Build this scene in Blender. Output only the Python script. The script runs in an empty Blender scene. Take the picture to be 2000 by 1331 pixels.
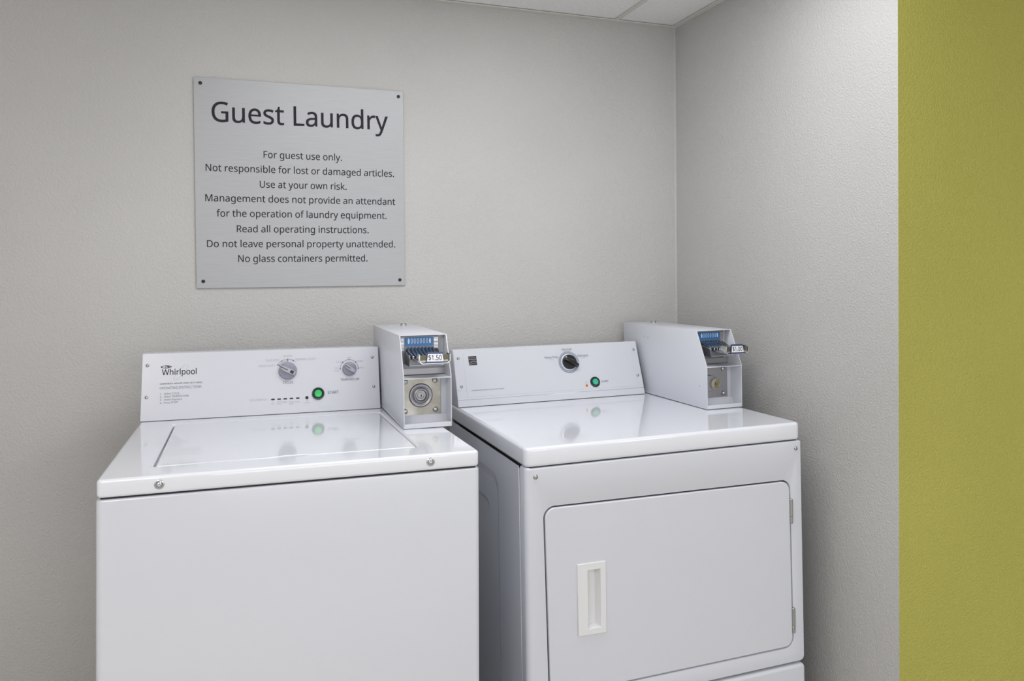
import bpy, bmesh, math, random
from mathutils import Matrix, Vector, Euler
sc = bpy.context.scene
C = sc.collection
random.seed(4)

# ------------------------------------------------------------------ camera
def cam_axes(yaw, pitch, roll):
    cy, sy, cp, sp = math.cos(yaw), math.sin(yaw), math.cos(pitch), math.sin(pitch)
    F = Vector((sy*cp, cy*cp, sp)); R = Vector((cy, -sy, 0)); U = R.cross(F)
    c, s = math.cos(roll), math.sin(roll)
    return c*R + s*U, -s*R + c*U, F
cd = bpy.data.cameras.new('camera'); cam = bpy.data.objects.new('camera', cd); C.objects.link(cam)
r_, u_, f_ = cam_axes(0.342, -0.0137, -0.0094)
m = Matrix((r_, u_, -f_)).transposed().to_4x4(); m.translation = (-1.3636, -2.2, 1.3023)
cam.matrix_world = m
cd.sensor_width = 36; cd.lens = 1485.7135*36/2000; cd.shift_y = -(665.5-549.96)/2000
cd.clip_start = .02
sc.camera = cam

# ------------------------------------------------------------------ light and exposure
w = bpy.data.worlds.new('world'); sc.world = w; w.use_nodes = True
w.node_tree.nodes['Background'].inputs[0].default_value = (.8, .85, 1, 1)
w.node_tree.nodes['Background'].inputs[1].default_value = .1
def area(name, loc, sx, sy, power, col, rot=(0, 0, 0)):
    l = bpy.data.lights.new(name, 'AREA'); l.shape = 'RECTANGLE'; l.size = sx; l.size_y = sy
    l.energy = power; l.color = col
    o = bpy.data.objects.new(name, l); C.objects.link(o); o.location = loc; o.rotation_euler = rot
    return o
area('ceiling_lamp', (-.75, -.86, 2.125), 1.2, .55, 6.9, (.98, .985, 1))
area('ceiling_lamp', (-2.15, -2.5, 2.125), .6, 1.2, 11.5, (1, .96, .91))
area('ceiling_lamp', (1.25, -4.0, 2.125), .6, 1.2, 17, (.95, .97, 1))
area('rear_fill_light', (-.6, -4.9, 1.35), 2.4, 1.1, 14, (.97, .98, 1), (math.radians(90), 0, 0))  # added fill with no window behind it, brightens ceiling and low walls
sc.view_settings.view_transform = 'Standard'; sc.view_settings.look = 'None'
sc.view_settings.gamma = 1; sc.view_settings.use_curve_mapping = False
sc.view_settings.exposure = 0.86

# ------------------------------------------------------------------ materials
def mat(name, col, rough=.5, metal=0, coat=0, bump=None, spec=.5, aniso=None):
    m = bpy.data.materials.new(name); m.use_nodes = True; nt = m.node_tree
    b = nt.nodes['Principled BSDF']; b.inputs['Base Color'].default_value = (*col, 1)
    b.inputs['Roughness'].default_value = rough; b.inputs['Metallic'].default_value = metal
    b.inputs['Coat Weight'].default_value = coat; b.inputs['Coat Roughness'].default_value = .03
    b.inputs['Specular IOR Level'].default_value = spec
    return m, nt, b
def noise_mix(nt, b, col, amt, scale, stretch=(1, 1, 1), detail=4):
    tc = nt.nodes.new('ShaderNodeTexCoord'); mp = nt.nodes.new('ShaderNodeMapping'); mp.inputs['Scale'].default_value = stretch
    n = nt.nodes.new('ShaderNodeTexNoise'); n.inputs['Scale'].default_value = scale; n.inputs['Detail'].default_value = detail
    rp = nt.nodes.new('ShaderNodeValToRGB')
    rp.color_ramp.elements[0].position = .3; rp.color_ramp.elements[1].position = .7
    rp.color_ramp.elements[0].color = (*[c*(1-amt) for c in col], 1); rp.color_ramp.elements[1].color = (*[min(1, c*(1+amt)) for c in col], 1)
    nt.links.new(tc.outputs['Object'], mp.inputs[0]); nt.links.new(mp.outputs[0], n.inputs['Vector'])
    nt.links.new(n.outputs['Fac'], rp.inputs[0]); nt.links.new(rp.outputs[0], b.inputs['Base Color'])
    return tc, n
def wall_mat(name, col, strength=.5, dist=.0016):
    m, nt, b = mat(name, col, .62, spec=.3)
    tc, _ = noise_mix(nt, b, col, .03, 2.2, detail=2)
    n1 = nt.nodes.new('ShaderNodeTexNoise'); n1.inputs['Scale'].default_value = 205; n1.inputs['Detail'].default_value = 2
    n1.inputs['Roughness'].default_value = .5
    n2 = nt.nodes.new('ShaderNodeTexNoise'); n2.inputs['Scale'].default_value = 60; n2.inputs['Detail'].default_value = 2
    mr = nt.nodes.new('ShaderNodeMapRange'); mr.inputs[1].default_value = .3; mr.inputs[2].default_value = .75; mr.interpolation_type = 'SMOOTHSTEP'
    ad = nt.nodes.new('ShaderNodeMath'); ad.operation = 'MULTIPLY_ADD'; ad.inputs[1].default_value = .5
    bp = nt.nodes.new('ShaderNodeBump'); bp.inputs['Strength'].default_value = strength; bp.inputs['Distance'].default_value = dist
    nt.links.new(tc.outputs['Object'], n1.inputs['Vector']); nt.links.new(tc.outputs['Object'], n2.inputs['Vector'])
    nt.links.new(n1.outputs['Fac'], mr.inputs[0]); nt.links.new(n2.outputs['Fac'], ad.inputs[0]); nt.links.new(mr.outputs[0], ad.inputs[2])
    nt.links.new(ad.outputs[0], bp.inputs['Height']); nt.links.new(bp.outputs[0], b.inputs['Normal'])
    return m
M = {}
M['wall'] = wall_mat('beige_grey_orange_peel_paint', (.525, .521, .512))
M['white_wall'] = mat('off_white_paint', (.80, .79, .78), .7)[0]
M['green'] = wall_mat('lime_green_orange_peel_paint', (.42, .405, .09), .65, .0018)
def simple(k, name, *a, **kw):
    M[k] = mat(name, *a, **kw)[0]
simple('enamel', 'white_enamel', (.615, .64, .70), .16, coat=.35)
simple('enamel_lid', 'glossy_white_enamel_lit_copy', (.745, .77, .83), .10, coat=.5)  # lighter than the cabinet enamel: overhead light on tops put into colour
simple('fascia', 'white_printed_fascia', (.60, .615, .67), .22)
simple('powder', 'white_powder_coated_steel', (.64, .66, .72), .3)
simple('dark', 'dark_gap', (.02, .02, .022), .7)  # gap and recess shade put into a near-black; hinge leaf shares it
simple('seam', 'grey_inner_seam', (.30, .31, .33), .6)
simple('ink', 'black_ink', (.015, .015, .02), .5)
simple('ink_grey', 'grey_ink', (.10, .10, .14), .5)
simple('ink_soft', 'pale_grey_ink', (.33, .33, .36), .5)
simple('sign_ink', 'charcoal_vinyl_lettering', (.022, .020, .030), .6, spec=.2)
simple('knob_grey', 'grey_knob_plastic', (.24, .25, .31), .38)
simple('knob_grey_light', 'light_grey_knob_plastic', (.40, .41, .47), .35)
simple('knob_black', 'black_knob_plastic', (.012, .012, .014), .25)
simple('dial', 'blue_grey_dial_ring', (.30, .34, .42), .35)
simple('black_plastic', 'black_plastic', (.012, .022, .02), .25)
simple('chrome', 'chrome', (.55, .56, .59), .16, 1)
simple('steel', 'galvanised_steel', (.36, .36, .38), .42, 1)
simple('steel_dark', 'shaded_steel', (.22, .23, .26), .45, 1)  # galvanised steel darkened: shade inside the meter bay put into its colour
simple('olive', 'dark_olive_metal', (.13, .12, .08), .35, .8)
simple('screw', 'dull_steel_screw', (.42, .42, .41), .3, 1)
simple('brass', 'tarnished_brass', (.42, .38, .25), .3, 1)
simple('blue', 'blue_enamel_plaque', (.02, .15, .42), .3)
simple('navy', 'dark_navy_plaque', (.035, .05, .14), .3)
simple('label', 'white_price_label', (.78, .80, .85), .4)
simple('white_ink', 'pale_blue_print', (.60, .74, .88), .4)
simple('green_lamp', 'green_push_button', (.03, .52, .14), .25)
simple('teal_lamp', 'teal_push_button', (.04, .42, .28), .3)
simple('amber', 'amber_indicator', (.38, .13, .03), .3)
simple('amber_ring', 'pale_orange_ring', (.85, .50, .33), .4)
simple('handle', 'white_handle_plastic', (.72, .735, .75), .35)
simple('tee', 'white_ceiling_grid_paint', (.66, .66, .62), .45)
m_, nt_, b_ = mat('brushed_aluminium', (.55, .56, .575), .42, .25)
noise_mix(nt_, b_, (.38, .39, .405), .04, 14, (1, 1, 40)); M['alu'] = m_
m_, nt_, b_ = mat('ceiling_tile', (.86, .86, .86), .85)
noise_mix(nt_, b_, (.86, .86, .865), .04, 90); M['tile'] = m_
m_, nt_, b_ = mat('zinc_lock_plate', (.5, .48, .42), .32, 1)
noise_mix(nt_, b_, (.34, .33, .30), .25, 30); M['zinc'] = m_
m_, nt_, b_ = mat('vinyl_floor', (.56, .525, .485), .45)
noise_mix(nt_, b_, (.56, .525, .485), .10, 6); M['floor'] = m_

# ------------------------------------------------------------------ helpers
def finish(me, name, m, parent=None, sharp=35):
    o = bpy.data.objects.new(name, me); C.objects.link(o)
    me.materials.clear(); me.materials.append(m)
    me.shade_smooth(); me.set_sharp_from_angle(angle=math.radians(sharp))
    if parent is not None: o.parent = parent
    return o
class MB:
    """collects shapes into one mesh"""
    def __init__(s): s.bm = bmesh.new()
    def box(s, x0, x1, y0, y1, z0, z1, T=None):
        vs = [s.bm.verts.new((x, y, z)) for x in (x0, x1) for y in (y0, y1) for z in (z0, z1)]
        for f in ((0, 1, 3, 2), (4, 6, 7, 5), (0, 4, 5, 1), (2, 3, 7, 6), (0, 2, 6, 4), (1, 5, 7, 3)):
            s.bm.faces.new([vs[i] for i in f])
        if T: bmesh.ops.transform(s.bm, matrix=T, verts=vs)
        return s
    def prism(s, poly, f0, f1):
        """poly of 2D points, f0/f1 map a 2D point to 3D on the two caps"""
        a = [s.bm.verts.new(f0(*p)) for p in poly]; b = [s.bm.verts.new(f1(*p)) for p in poly]; n = len(poly)
        s.bm.faces.new(a); s.bm.faces.new(b[::-1])
        for i in range(n): s.bm.faces.new([a[i], b[i], b[(i+1) % n], a[(i+1) % n]])
        return s
    def lathe(s, prof, T=None, n=32):
        """prof: (r, h) from bottom to top around local Z"""
        T = T or Matrix(); rings = []
        for r, h in prof:
            if r < 1e-7: rings.append([s.bm.verts.new(T @ Vector((0, 0, h)))])
            else: rings.append([s.bm.verts.new(T @ Vector((r*math.cos(2*math.pi*i/n), r*math.sin(2*math.pi*i/n), h))) for i in range(n)])
        for A, B in zip(rings, rings[1:]):
            for i in range(n):
                j = (i+1) % n
                if len(A) == 1: s.bm.faces.new([A[0], B[i], B[j]])
                elif len(B) == 1: s.bm.faces.new([A[i], B[0], A[j]])
                else: s.bm.faces.new([A[i], A[j], B[j], B[i]])
        return s
    def build(s, name, m, parent=None, bevel=0, seg=3, sharp=35):
        bmesh.ops.recalc_face_normals(s.bm, faces=s.bm.faces[:])
        if bevel:
            es = [e for e in s.bm.edges if len(e.link_faces) == 2 and e.calc_face_angle(0) > math.radians(25)]
            bmesh.ops.bevel(s.bm, geom=es, offset=bevel, segments=seg, profile=.5, affect='EDGES', clamp_overlap=True)
        me = bpy.data.meshes.new(name); s.bm.to_mesh(me); s.bm.free()
        return finish(me, name, m, parent, sharp)
def empty(name, loc, rot=(0, 0, 0), label=None, cat=None, group=None):
    o = bpy.data.objects.new(name, None); C.objects.link(o); o.location = loc; o.rotation_euler = rot
    o.empty_display_size = .05
    if label: o['label'] = label
    if cat: o['category'] = cat
    if group: o['group'] = group
    return o
def struct(o, label=None):
    o['kind'] = 'structure'
    return o
def lab(o, t): o['label'] = t; return o
def rrect(x0, x1, y0, y1, r, n=6):
    """rounded rectangle outline; r may be 4 radii (bl, br, tr, tl)"""
    rs = r if isinstance(r, (tuple, list)) else (r,)*4
    return rpoly([(x0, y0), (x1, y0), (x1, y1), (x0, y1)], rs, n)
def rpoly(pts, rs, n=6):
    out = []; N = len(pts)
    if not isinstance(rs, (tuple, list)): rs = (rs,)*N
    for i, p in enumerate(pts):
        P = Vector(p).to_2d() if len(p) == 2 else Vector(p); P = Vector((p[0], p[1])); A = Vector(pts[i-1]) - P; B = Vector(pts[(i+1) % N]) - P
        A.normalize(); B.normalize(); r = rs[i]
        if r < 1e-6: out.append(tuple(P)); continue
        half = A.angle(B)/2; d = r/math.tan(half); c = P + (A+B).normalized()*(r/math.sin(half))
        s = P + A*d; e = P + B*d; a0 = math.atan2(*(s-c).yx); a1 = math.atan2(*(e-c).yx)
        da = (a1-a0+math.pi) % (2*math.pi) - math.pi
        for k in range(n+1):
            t = a0+da*k/n; out.append((c.x+r*math.cos(t), c.y+r*math.sin(t)))
    return out
def face_T(origin, ux, uy):
    """local x,y on a face plane; z points out of the face"""
    ux = Vector(ux).normalized(); uy = Vector(uy).normalized(); n = ux.cross(uy)
    T = Matrix((ux, uy, n)).transposed().to_4x4(); T.translation = Vector(origin); return T
def plate_mesh(outlines, thick, bevel, T):
    """flat plate with holes and rounded edges, front face at z=0 of T, body behind it"""
    cu = bpy.data.curves.new('plate', 'CURVE'); cu.dimensions = '2D'; cu.fill_mode = 'BOTH'
    for ol in outlines:
        sp = cu.splines.new('POLY'); sp.points.add(len(ol)-1); sp.use_cyclic_u = True
        for i, p in enumerate(ol): sp.points[i].co = (p[0], p[1], 0, 1)
    cu.extrude = thick/2-bevel; cu.bevel_depth = bevel; cu.bevel_resolution = 3; cu.offset = -bevel
    o = bpy.data.objects.new('plate', cu); C.objects.link(o)
    dg = bpy.context.evaluated_depsgraph_get(); me = bpy.data.meshes.new_from_object(o.evaluated_get(dg))
    bpy.data.objects.remove(o); bpy.data.curves.remove(cu)
    me.transform(T @ Matrix.Translation((0, 0, -thick/2)))
    return me
def plate(name, outlines, thick, bevel, T, m, parent=None, sharp=35):
    return finish(plate_mesh(outlines, thick, bevel, T), name, m, parent, sharp)
# letter outlines of a plain humanist sans: advance width, then closed bezier loops, each point as
# (left handle x, y, point x, y, right handle x, y) in thousandths of an em
LETTER_OUTLINES = {
    '$': (572, [[(253,13,253,49,216,50), (181,53,146,58,111,64), (83,72,62,82,62,110), (62,139,62,167,85,156), (114,147,149,139,184,131), (219,127,253,126,253,193), (253,261,253,328,209,340), (173,354,145,369,117,385), (96,404,82,427,69,450), (62,477,62,508,62,541), (70,569,85,592,101,615), (123,634,152,647,181,661), (214,669,253,671,253,700), (253,730,253,759,274,759), (296,759,317,759,317,730), (317,701,317,672,352,671), (384,667,413,660,442,653), (469,645,493,635,484,610), (475,586,466,561,445,570), (421,577,395,583,370,590), (344,594,317,596,317,529), (317,462,317,395,361,382), (398,369,427,354,456,340), (478,322,493,301,508,281), (516,253,516,220,516,173), (499,135,464,106,429,77), (380,60,317,53,317,16), (317,-21,317,-58,296,-58), (274,-58,253,-58,253,-22)], [(317,190,317,131,356,135), (385,144,403,159,421,173), (430,191,430,214,430,231), (427,244,420,255,413,266), (402,276,385,284,369,292), (346,300,317,307,317,248)], [(253,535,253,594,229,593), (209,589,194,581,179,574), (167,565,159,554,152,543), (148,530,148,515,148,498), (151,483,157,470,164,458), (175,448,190,439,205,431), (226,424,253,417,253,476)]]),
    '.': (268, [[(72,30,72,54,72,79), (78,96,90,106,102,116), (116,121,133,121,150,121), (165,116,177,106,190,96), (196,79,196,54,196,30), (190,13,177,2,165,-9), (150,-14,133,-14,116,-14), (102,-9,90,2,78,13)]]),
    '0': (572, [[(523,435,523,358,523,300), (519,248,510,203,501,158), (487,119,468,87,450,56), (425,32,394,15,364,-2), (328,-10,285,-10,232,-10), (187,5,152,34,117,63), (91,105,74,160,57,216), (49,281,49,358,49,435), (57,501,72,556,88,611), (113,653,148,682,183,710), (228,725,285,725,338,725), (383,711,418,682,453,652), (480,611,497,556,514,501)], [(137,423,137,358,137,293), (142,238,151,195,161,152), (177,119,198,97,220,76), (249,65,285,65,321,65), (350,76,371,97,393,118), (409,151,419,194,429,238), (434,293,434,358,434,423), (429,477,419,520,409,563), (393,596,371,617,350,639), (321,650,285,650,249,650), (220,639,198,617,177,596), (161,563,151,520,142,477)]]),
    '1': (572, [[(355,238,355,0,326,0), (298,0,269,0,269,166), (269,333,269,499,269,518), (269,535,269,548,270,561), (270,574,271,585,272,597), (272,609,273,622,262,611), (253,602,244,595,235,588), (224,578,211,567,186,546), (160,526,135,505,120,525), (104,544,89,564,153,614), (218,664,282,714,306,714), (331,714,355,714,355,476)]]),
    '2': (572, [[(520,27,520,0,363,0), (205,0,48,0,48,24), (48,49,48,73,110,136), (173,199,235,262,271,298), (301,330,326,358,351,386), (369,413,382,440,395,467), (401,497,401,529,401,568), (389,598,366,618,343,639), (312,649,275,649,240,649), (210,643,183,631,157,619), (130,602,103,581,87,601), (72,620,56,640,75,656), (95,670,117,683,140,696), (164,706,190,713,217,720), (245,724,275,724,320,724), (358,716,390,701,422,686), (447,664,464,635,482,607), (491,573,491,534,491,497), (483,462,468,429,453,396), (431,364,404,333,377,301), (345,267,308,231,258,182), (209,133,159,84,159,83), (159,81,159,80,279,80), (400,80,520,80,520,53)]]),
    '3': (572, [[(493,598,493,547,493,515), (487,487,475,464,463,441), (446,422,423,407,401,392), (375,382,345,376,345,375), (345,373,345,372,402,365), (445,347,473,318,501,289), (515,250,515,203,515,162), (505,125,486,92,467,60), (437,35,397,17,356,-1), (304,-10,241,-10,204,-10), (169,-7,137,-1,105,4), (74,14,45,29,45,56), (45,84,45,111,75,96), (107,85,142,76,177,68), (210,64,242,64,306,64), (352,76,381,101,409,127), (423,161,423,205,423,235), (415,259,399,277,384,296), (361,309,331,318,301,327), (265,331,223,331,200,331), (177,331,154,331,154,356), (154,381,154,406,177,406), (201,406,224,406,263,406), (296,412,322,423,349,434), (369,450,382,470,396,491), (403,514,403,541,403,576), (391,603,368,621,345,640), (313,650,273,650,248,650), (225,647,204,642,183,637), (164,631,146,621,129,612), (111,602,93,590,78,610), (64,630,49,650,74,670), (106,687,143,702,181,717), (224,724,272,724,347,724), (402,707,438,674,475,641)]]),
    '4': (572, [[(552,188,552,162,517,162), (483,162,448,162,448,108), (448,54,448,0,420,0), (391,0,363,0,363,54), (363,108,363,162,249,162), (135,162,21,162,21,187), (21,212,21,237,133,397), (245,558,357,718,387,718), (418,718,448,718,448,559), (448,400,448,241,483,241), (517,241,552,241,552,215)], [(363,391,363,466,363,483), (363,499,363,513,364,528), (364,541,365,554,366,567), (366,579,366,590,367,602), (367,613,368,624,367,624), (365,624,364,624,359,611), (352,598,344,583,336,568), (328,556,321,546,250,444), (178,343,107,241,192,241), (278,241,363,241,363,316)]]),
    '5': (572, [[(252,438,275,438,324,438), (366,430,402,413,438,396), (466,373,485,341,505,310), (515,273,515,228,515,179), (504,136,483,100,462,65), (431,38,391,18,352,0), (304,-10,248,-10,211,-10), (177,-7,144,0,112,7), (85,16,63,29,63,57), (63,84,63,112,87,97), (116,86,150,77,185,69), (218,65,249,65,284,65), (315,70,341,81,368,93), (388,110,403,132,418,155), (425,184,425,219,425,266), (411,301,382,326,353,352), (308,364,246,364,227,364), (206,362,182,359,158,356), (139,352,124,349,109,358), (95,368,80,377,89,489), (98,602,107,714,226,714), (346,714,465,714,465,687), (465,661,465,634,371,634), (276,634,182,634,176,565), (171,496,165,427,176,429), (192,431,211,434,230,437)]]),
    '6': (572, [[(55,252,55,305,55,346), (58,387,63,427,69,467), (79,505,93,540,107,576), (126,608,151,635,176,663), (207,685,244,700,282,716), (328,724,382,724,396,724), (411,723,428,722,446,721), (459,718,470,715,470,690), (470,665,470,640,458,644), (444,647,429,649,414,651), (399,652,384,652,338,652), (300,644,269,629,238,614), (214,593,196,566,179,539), (166,509,158,474,150,439), (145,402,143,363,145,363), (147,363,149,363,159,379), (172,393,187,406,202,419), (221,429,242,436,264,443), (289,447,318,447,359,447), (396,438,426,421,457,405), (482,380,499,347,516,315), (525,276,525,230,525,181), (516,138,497,102,478,66), (452,38,418,19,385,0), (345,-10,298,-10,264,-10), (232,-4,203,9,174,22), (148,41,125,67,103,93), (86,126,73,165,61,205)], [(272,64,297,64,339,64), (373,77,399,104,425,131), (438,173,438,230,438,275), (426,311,403,338,380,365), (346,378,300,378,269,378), (241,372,218,358,195,345), (176,329,163,309,151,289), (144,268,144,247,144,225), (147,203,153,182,160,161), (170,141,182,123,195,105), (211,91,230,80,250,69)]]),
    '7': (572, [[(168,0,136,0,234,211), (331,423,429,634,301,634), (172,634,44,634,44,661), (44,687,44,714,204,714), (363,714,523,714,523,691), (523,669,523,646,426,431), (330,215,233,0,201,0)]]),
    '8': (572, [[(244,724,285,724,327,724), (364,717,396,704,428,691), (453,672,471,647,490,622), (499,590,499,553,499,524), (493,499,480,478,468,457), (452,438,431,421,410,405), (388,391,363,378,392,364), (419,348,443,330,467,313), (486,292,500,269,515,246), (522,218,522,185,522,145), (512,110,493,81,474,53), (446,30,411,14,376,-2), (335,-10,288,-10,237,-10), (193,-2,157,13,122,28), (95,50,76,78,58,107), (49,141,49,182,49,215), (56,243,69,267,83,291), (101,312,124,329,147,346), (171,361,197,373,174,386), (153,401,133,418,114,435), (99,455,88,477,77,499), (72,525,72,554,72,591), (81,621,100,646,119,671), (144,691,176,704,208,717)], [(135,206,135,181,135,146), (147,117,172,94,197,71), (235,60,286,60,335,60), (372,71,397,94,423,117), (436,147,436,184,436,207), (430,228,417,245,405,263), (388,279,365,293,343,307), (317,320,286,331,281,333), (275,335,270,337,241,324), (216,311,196,296,176,281), (161,265,150,246,140,227)], [(323,653,284,653,247,653), (217,644,193,626,170,609), (158,583,158,550,158,525), (164,505,175,488,187,471), (203,457,223,445,243,434), (265,423,289,412,312,422), (333,433,351,445,370,457), (384,471,395,488,406,505), (412,526,412,550,412,583), (400,609,377,626,354,644)]]),
    '9': (572, [[(520,462,520,409,520,368), (517,328,511,287,506,247), (496,209,482,173,468,138), (449,106,424,78,399,51), (368,29,330,13,292,-2), (246,-10,192,-10,179,-10), (163,-9,145,-7,128,-6), (113,-3,102,0,102,25), (102,50,102,75,114,71), (128,68,144,65,160,63), (175,62,190,62,237,62), (275,70,305,85,336,100), (360,121,378,147,396,174), (409,204,417,239,425,274), (430,311,431,350,429,350), (427,350,425,350,415,335), (402,321,387,308,372,295), (353,285,331,278,310,271), (284,267,255,267,214,267), (178,275,147,292,117,309), (92,334,75,366,59,398), (50,437,50,483,50,533), (60,576,78,612,97,648), (124,676,158,695,192,714), (232,724,278,724,312,724), (344,717,373,704,402,691), (428,672,450,646,472,620), (489,587,501,548,514,509)], [(303,650,278,650,237,650), (203,636,176,609,150,582), (137,540,137,484,137,438), (148,402,171,375,193,349), (227,336,274,336,306,336), (334,342,357,355,380,368), (398,385,411,405,424,425), (431,446,431,467,431,488), (428,510,421,531,415,553), (406,573,393,591,380,609), (364,623,345,634,326,645)]]),
    'A': (639, [[(576,0,545,0,516,74), (488,147,459,221,365,221), (270,221,176,221,148,147), (119,74,91,0,61,0), (30,0,0,0,93,239), (186,478,279,717,306,717), (333,717,360,717,453,478), (545,239,638,0,607,0)], [(379,445,352,517,350,522), (347,532,342,546,337,560), (333,574,328,589,324,604), (321,616,318,624,315,611), (311,597,307,583,304,570), (300,557,296,546,293,535), (290,525,287,517,260,445), (233,373,206,301,281,301), (357,301,432,301,405,373)]]),
    'B': (650, [[(233,714,301,714,390,714), (458,701,503,674,549,648), (572,602,572,537,572,509), (567,484,556,462,546,441), (531,423,510,408,490,394), (465,384,436,379,436,377), (436,376,436,374,466,369), (493,361,517,348,542,335), (561,317,575,294,589,271), (596,240,596,203,596,160), (586,123,566,92,546,62), (517,39,480,23,443,8), (399,0,348,0,264,0), (181,0,97,0,97,238), (97,476,97,714,165,714)], [(275,410,319,410,380,410), (422,420,445,439,468,459), (479,488,479,527,479,566), (465,594,437,611,410,629), (366,637,305,637,266,637), (226,637,187,637,187,561), (187,486,187,410,231,410)], [(233,335,187,335,187,249), (187,162,187,76,235,76), (283,76,331,76,394,76), (438,88,463,113,488,138), (500,170,500,210,500,235), (494,257,483,276,472,295), (454,309,428,319,403,330), (368,335,324,335,278,335)]]),
    'C': (632, [[(435,645,403,645,365,645), (331,638,300,625,269,612), (243,593,222,568,201,543), (184,513,173,477,162,442), (156,402,156,357,156,298), (165,247,183,204,202,161), (229,127,265,104,302,81), (347,69,402,69,433,69), (463,72,491,77,519,82), (546,89,573,97,573,71), (573,45,573,19,546,9), (519,2,490,-3,462,-8), (428,-10,389,-10,316,-10), (256,5,207,35,158,65), (122,108,97,163,73,218), (61,283,61,358,61,412), (69,461,83,506,98,551), (121,589,149,622,178,655), (214,680,257,698,300,715), (349,724,404,724,441,724), (476,720,510,713,544,706), (574,695,601,682,589,657), (577,631,565,606,543,616), (519,625,491,633,464,641)]]),
    'D': (730, [[(669,441,669,364,669,284), (654,217,624,163,595,109), (552,68,497,41,442,14), (375,0,296,0,230,0), (163,0,97,0,97,238), (97,476,97,714,170,714), (244,714,317,714,389,714), (451,701,504,674,557,647), (597,608,626,556,655,505)], [(574,267,574,361,574,424), (563,476,542,517,521,558), (491,588,450,607,410,627), (361,637,304,637,265,637), (226,637,187,637,187,450), (187,264,187,77,219,77), (252,77,284,77,381,77), (453,101,501,148,550,196)]]),
    'E': (556, [[(496,26,496,0,363,0), (230,0,97,0,97,238), (97,476,97,714,230,714), (363,714,496,714,496,688), (496,661,496,635,393,635), (290,635,187,635,187,561), (187,486,187,412,284,412), (381,412,478,412,478,386), (478,360,478,334,381,334), (284,334,187,334,187,249), (187,164,187,79,290,79), (393,79,496,79,496,53)]]),
    'F': (519, [[(187,101,187,0,157,0), (127,0,97,0,97,238), (97,476,97,714,230,714), (363,714,496,714,496,688), (496,661,496,635,393,635), (290,635,187,635,187,551), (187,466,187,382,284,382), (380,382,477,382,477,356), (477,329,477,303,380,303), (284,303,187,303,187,202)]]),
    'G': (728, [[(407,350,407,377,489,377), (572,377,654,377,654,260), (654,144,654,27,615,14), (576,5,537,-1,498,-7), (453,-10,403,-10,329,-10), (267,5,216,34,165,64), (127,106,100,161,74,217), (61,282,61,357,61,432), (76,496,105,551,134,606), (177,648,231,678,286,709), (353,724,431,724,471,724), (509,720,544,713,580,706), (613,695,644,682,633,656), (621,630,610,604,585,615), (556,625,524,633,493,641), (460,645,426,645,369,645), (321,633,280,610,239,587), (208,554,187,510,166,468), (155,416,155,357,155,300), (164,250,182,206,201,163), (230,129,269,104,308,80), (360,68,424,68,455,68), (482,70,504,73,526,76), (546,80,564,85,564,156), (564,226,564,297,512,297), (459,297,407,297,407,324)]]),
    'H': (741, [[(643,238,643,0,613,0), (583,0,553,0,553,111), (553,222,553,333,431,333), (309,333,187,333,187,222), (187,111,187,0,157,0), (127,0,97,0,97,238), (97,476,97,714,127,714), (157,714,187,714,187,613), (187,513,187,412,309,412), (431,412,553,412,553,513), (553,613,553,714,583,714), (613,714,643,714,643,476)]]),
    'I': (339, [[(298,17,298,0,212,0), (126,0,40,0,40,17), (40,35,40,52,68,58), (96,65,124,71,124,261), (124,452,124,642,96,649), (68,655,40,662,40,679), (40,697,40,714,126,714), (212,714,298,714,298,697), (298,679,298,662,270,655), (242,649,214,642,214,452), (214,261,214,71,242,65), (270,58,298,52,298,35)]]),
    'K': (619, [[(521,134,619,0,584,0), (548,0,513,0,429,114), (344,227,260,341,236,320), (211,298,187,277,187,185), (187,92,187,0,157,0), (127,0,97,0,97,238), (97,476,97,714,127,714), (157,714,187,714,187,597), (187,479,187,362,207,385), (227,407,248,430,269,453), (289,475,310,498,374,570), (439,642,503,714,538,714), (573,714,608,714,514,610), (419,507,325,403,423,269)]]),
    'L': (524, [[(231,0,97,0,97,238), (97,476,97,714,127,714), (157,714,187,714,187,503), (187,291,187,80,291,80), (395,80,499,80,499,53), (499,27,499,0,365,0)]]),
    'M': (907, [[(437,0,412,0,334,209), (255,417,177,626,176,626), (174,626,173,626,174,613), (175,596,176,575,177,554), (178,532,179,507,180,483), (180,458,180,433,180,289), (180,144,180,0,152,0), (125,0,97,0,97,238), (97,476,97,714,141,714), (186,714,230,714,303,519), (377,324,450,129,451,129), (453,129,454,129,529,324), (603,519,678,714,722,714), (766,714,810,714,810,476), (810,238,810,0,780,0), (751,0,721,0,721,146), (721,293,721,439,721,462), (721,485,722,508,723,532), (724,553,725,573,726,594), (727,611,728,625,727,625), (725,625,724,625,645,417), (565,208,486,0,461,0)]]),
    'N': (760, [[(663,238,663,0,628,0), (593,0,558,0,431,198), (303,395,176,593,175,593), (173,593,172,593,173,578), (175,559,175,538,176,517), (178,495,178,471,179,448), (180,424,180,399,180,266), (180,133,180,0,152,0), (125,0,97,0,97,238), (97,476,97,714,132,714), (166,714,201,714,328,517), (455,320,582,123,583,123), (585,123,586,123,585,134), (584,150,583,171,582,192), (581,216,580,241,579,266), (579,290,579,311,579,445), (579,580,579,714,607,714), (635,714,663,714,663,476)]]),
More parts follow.
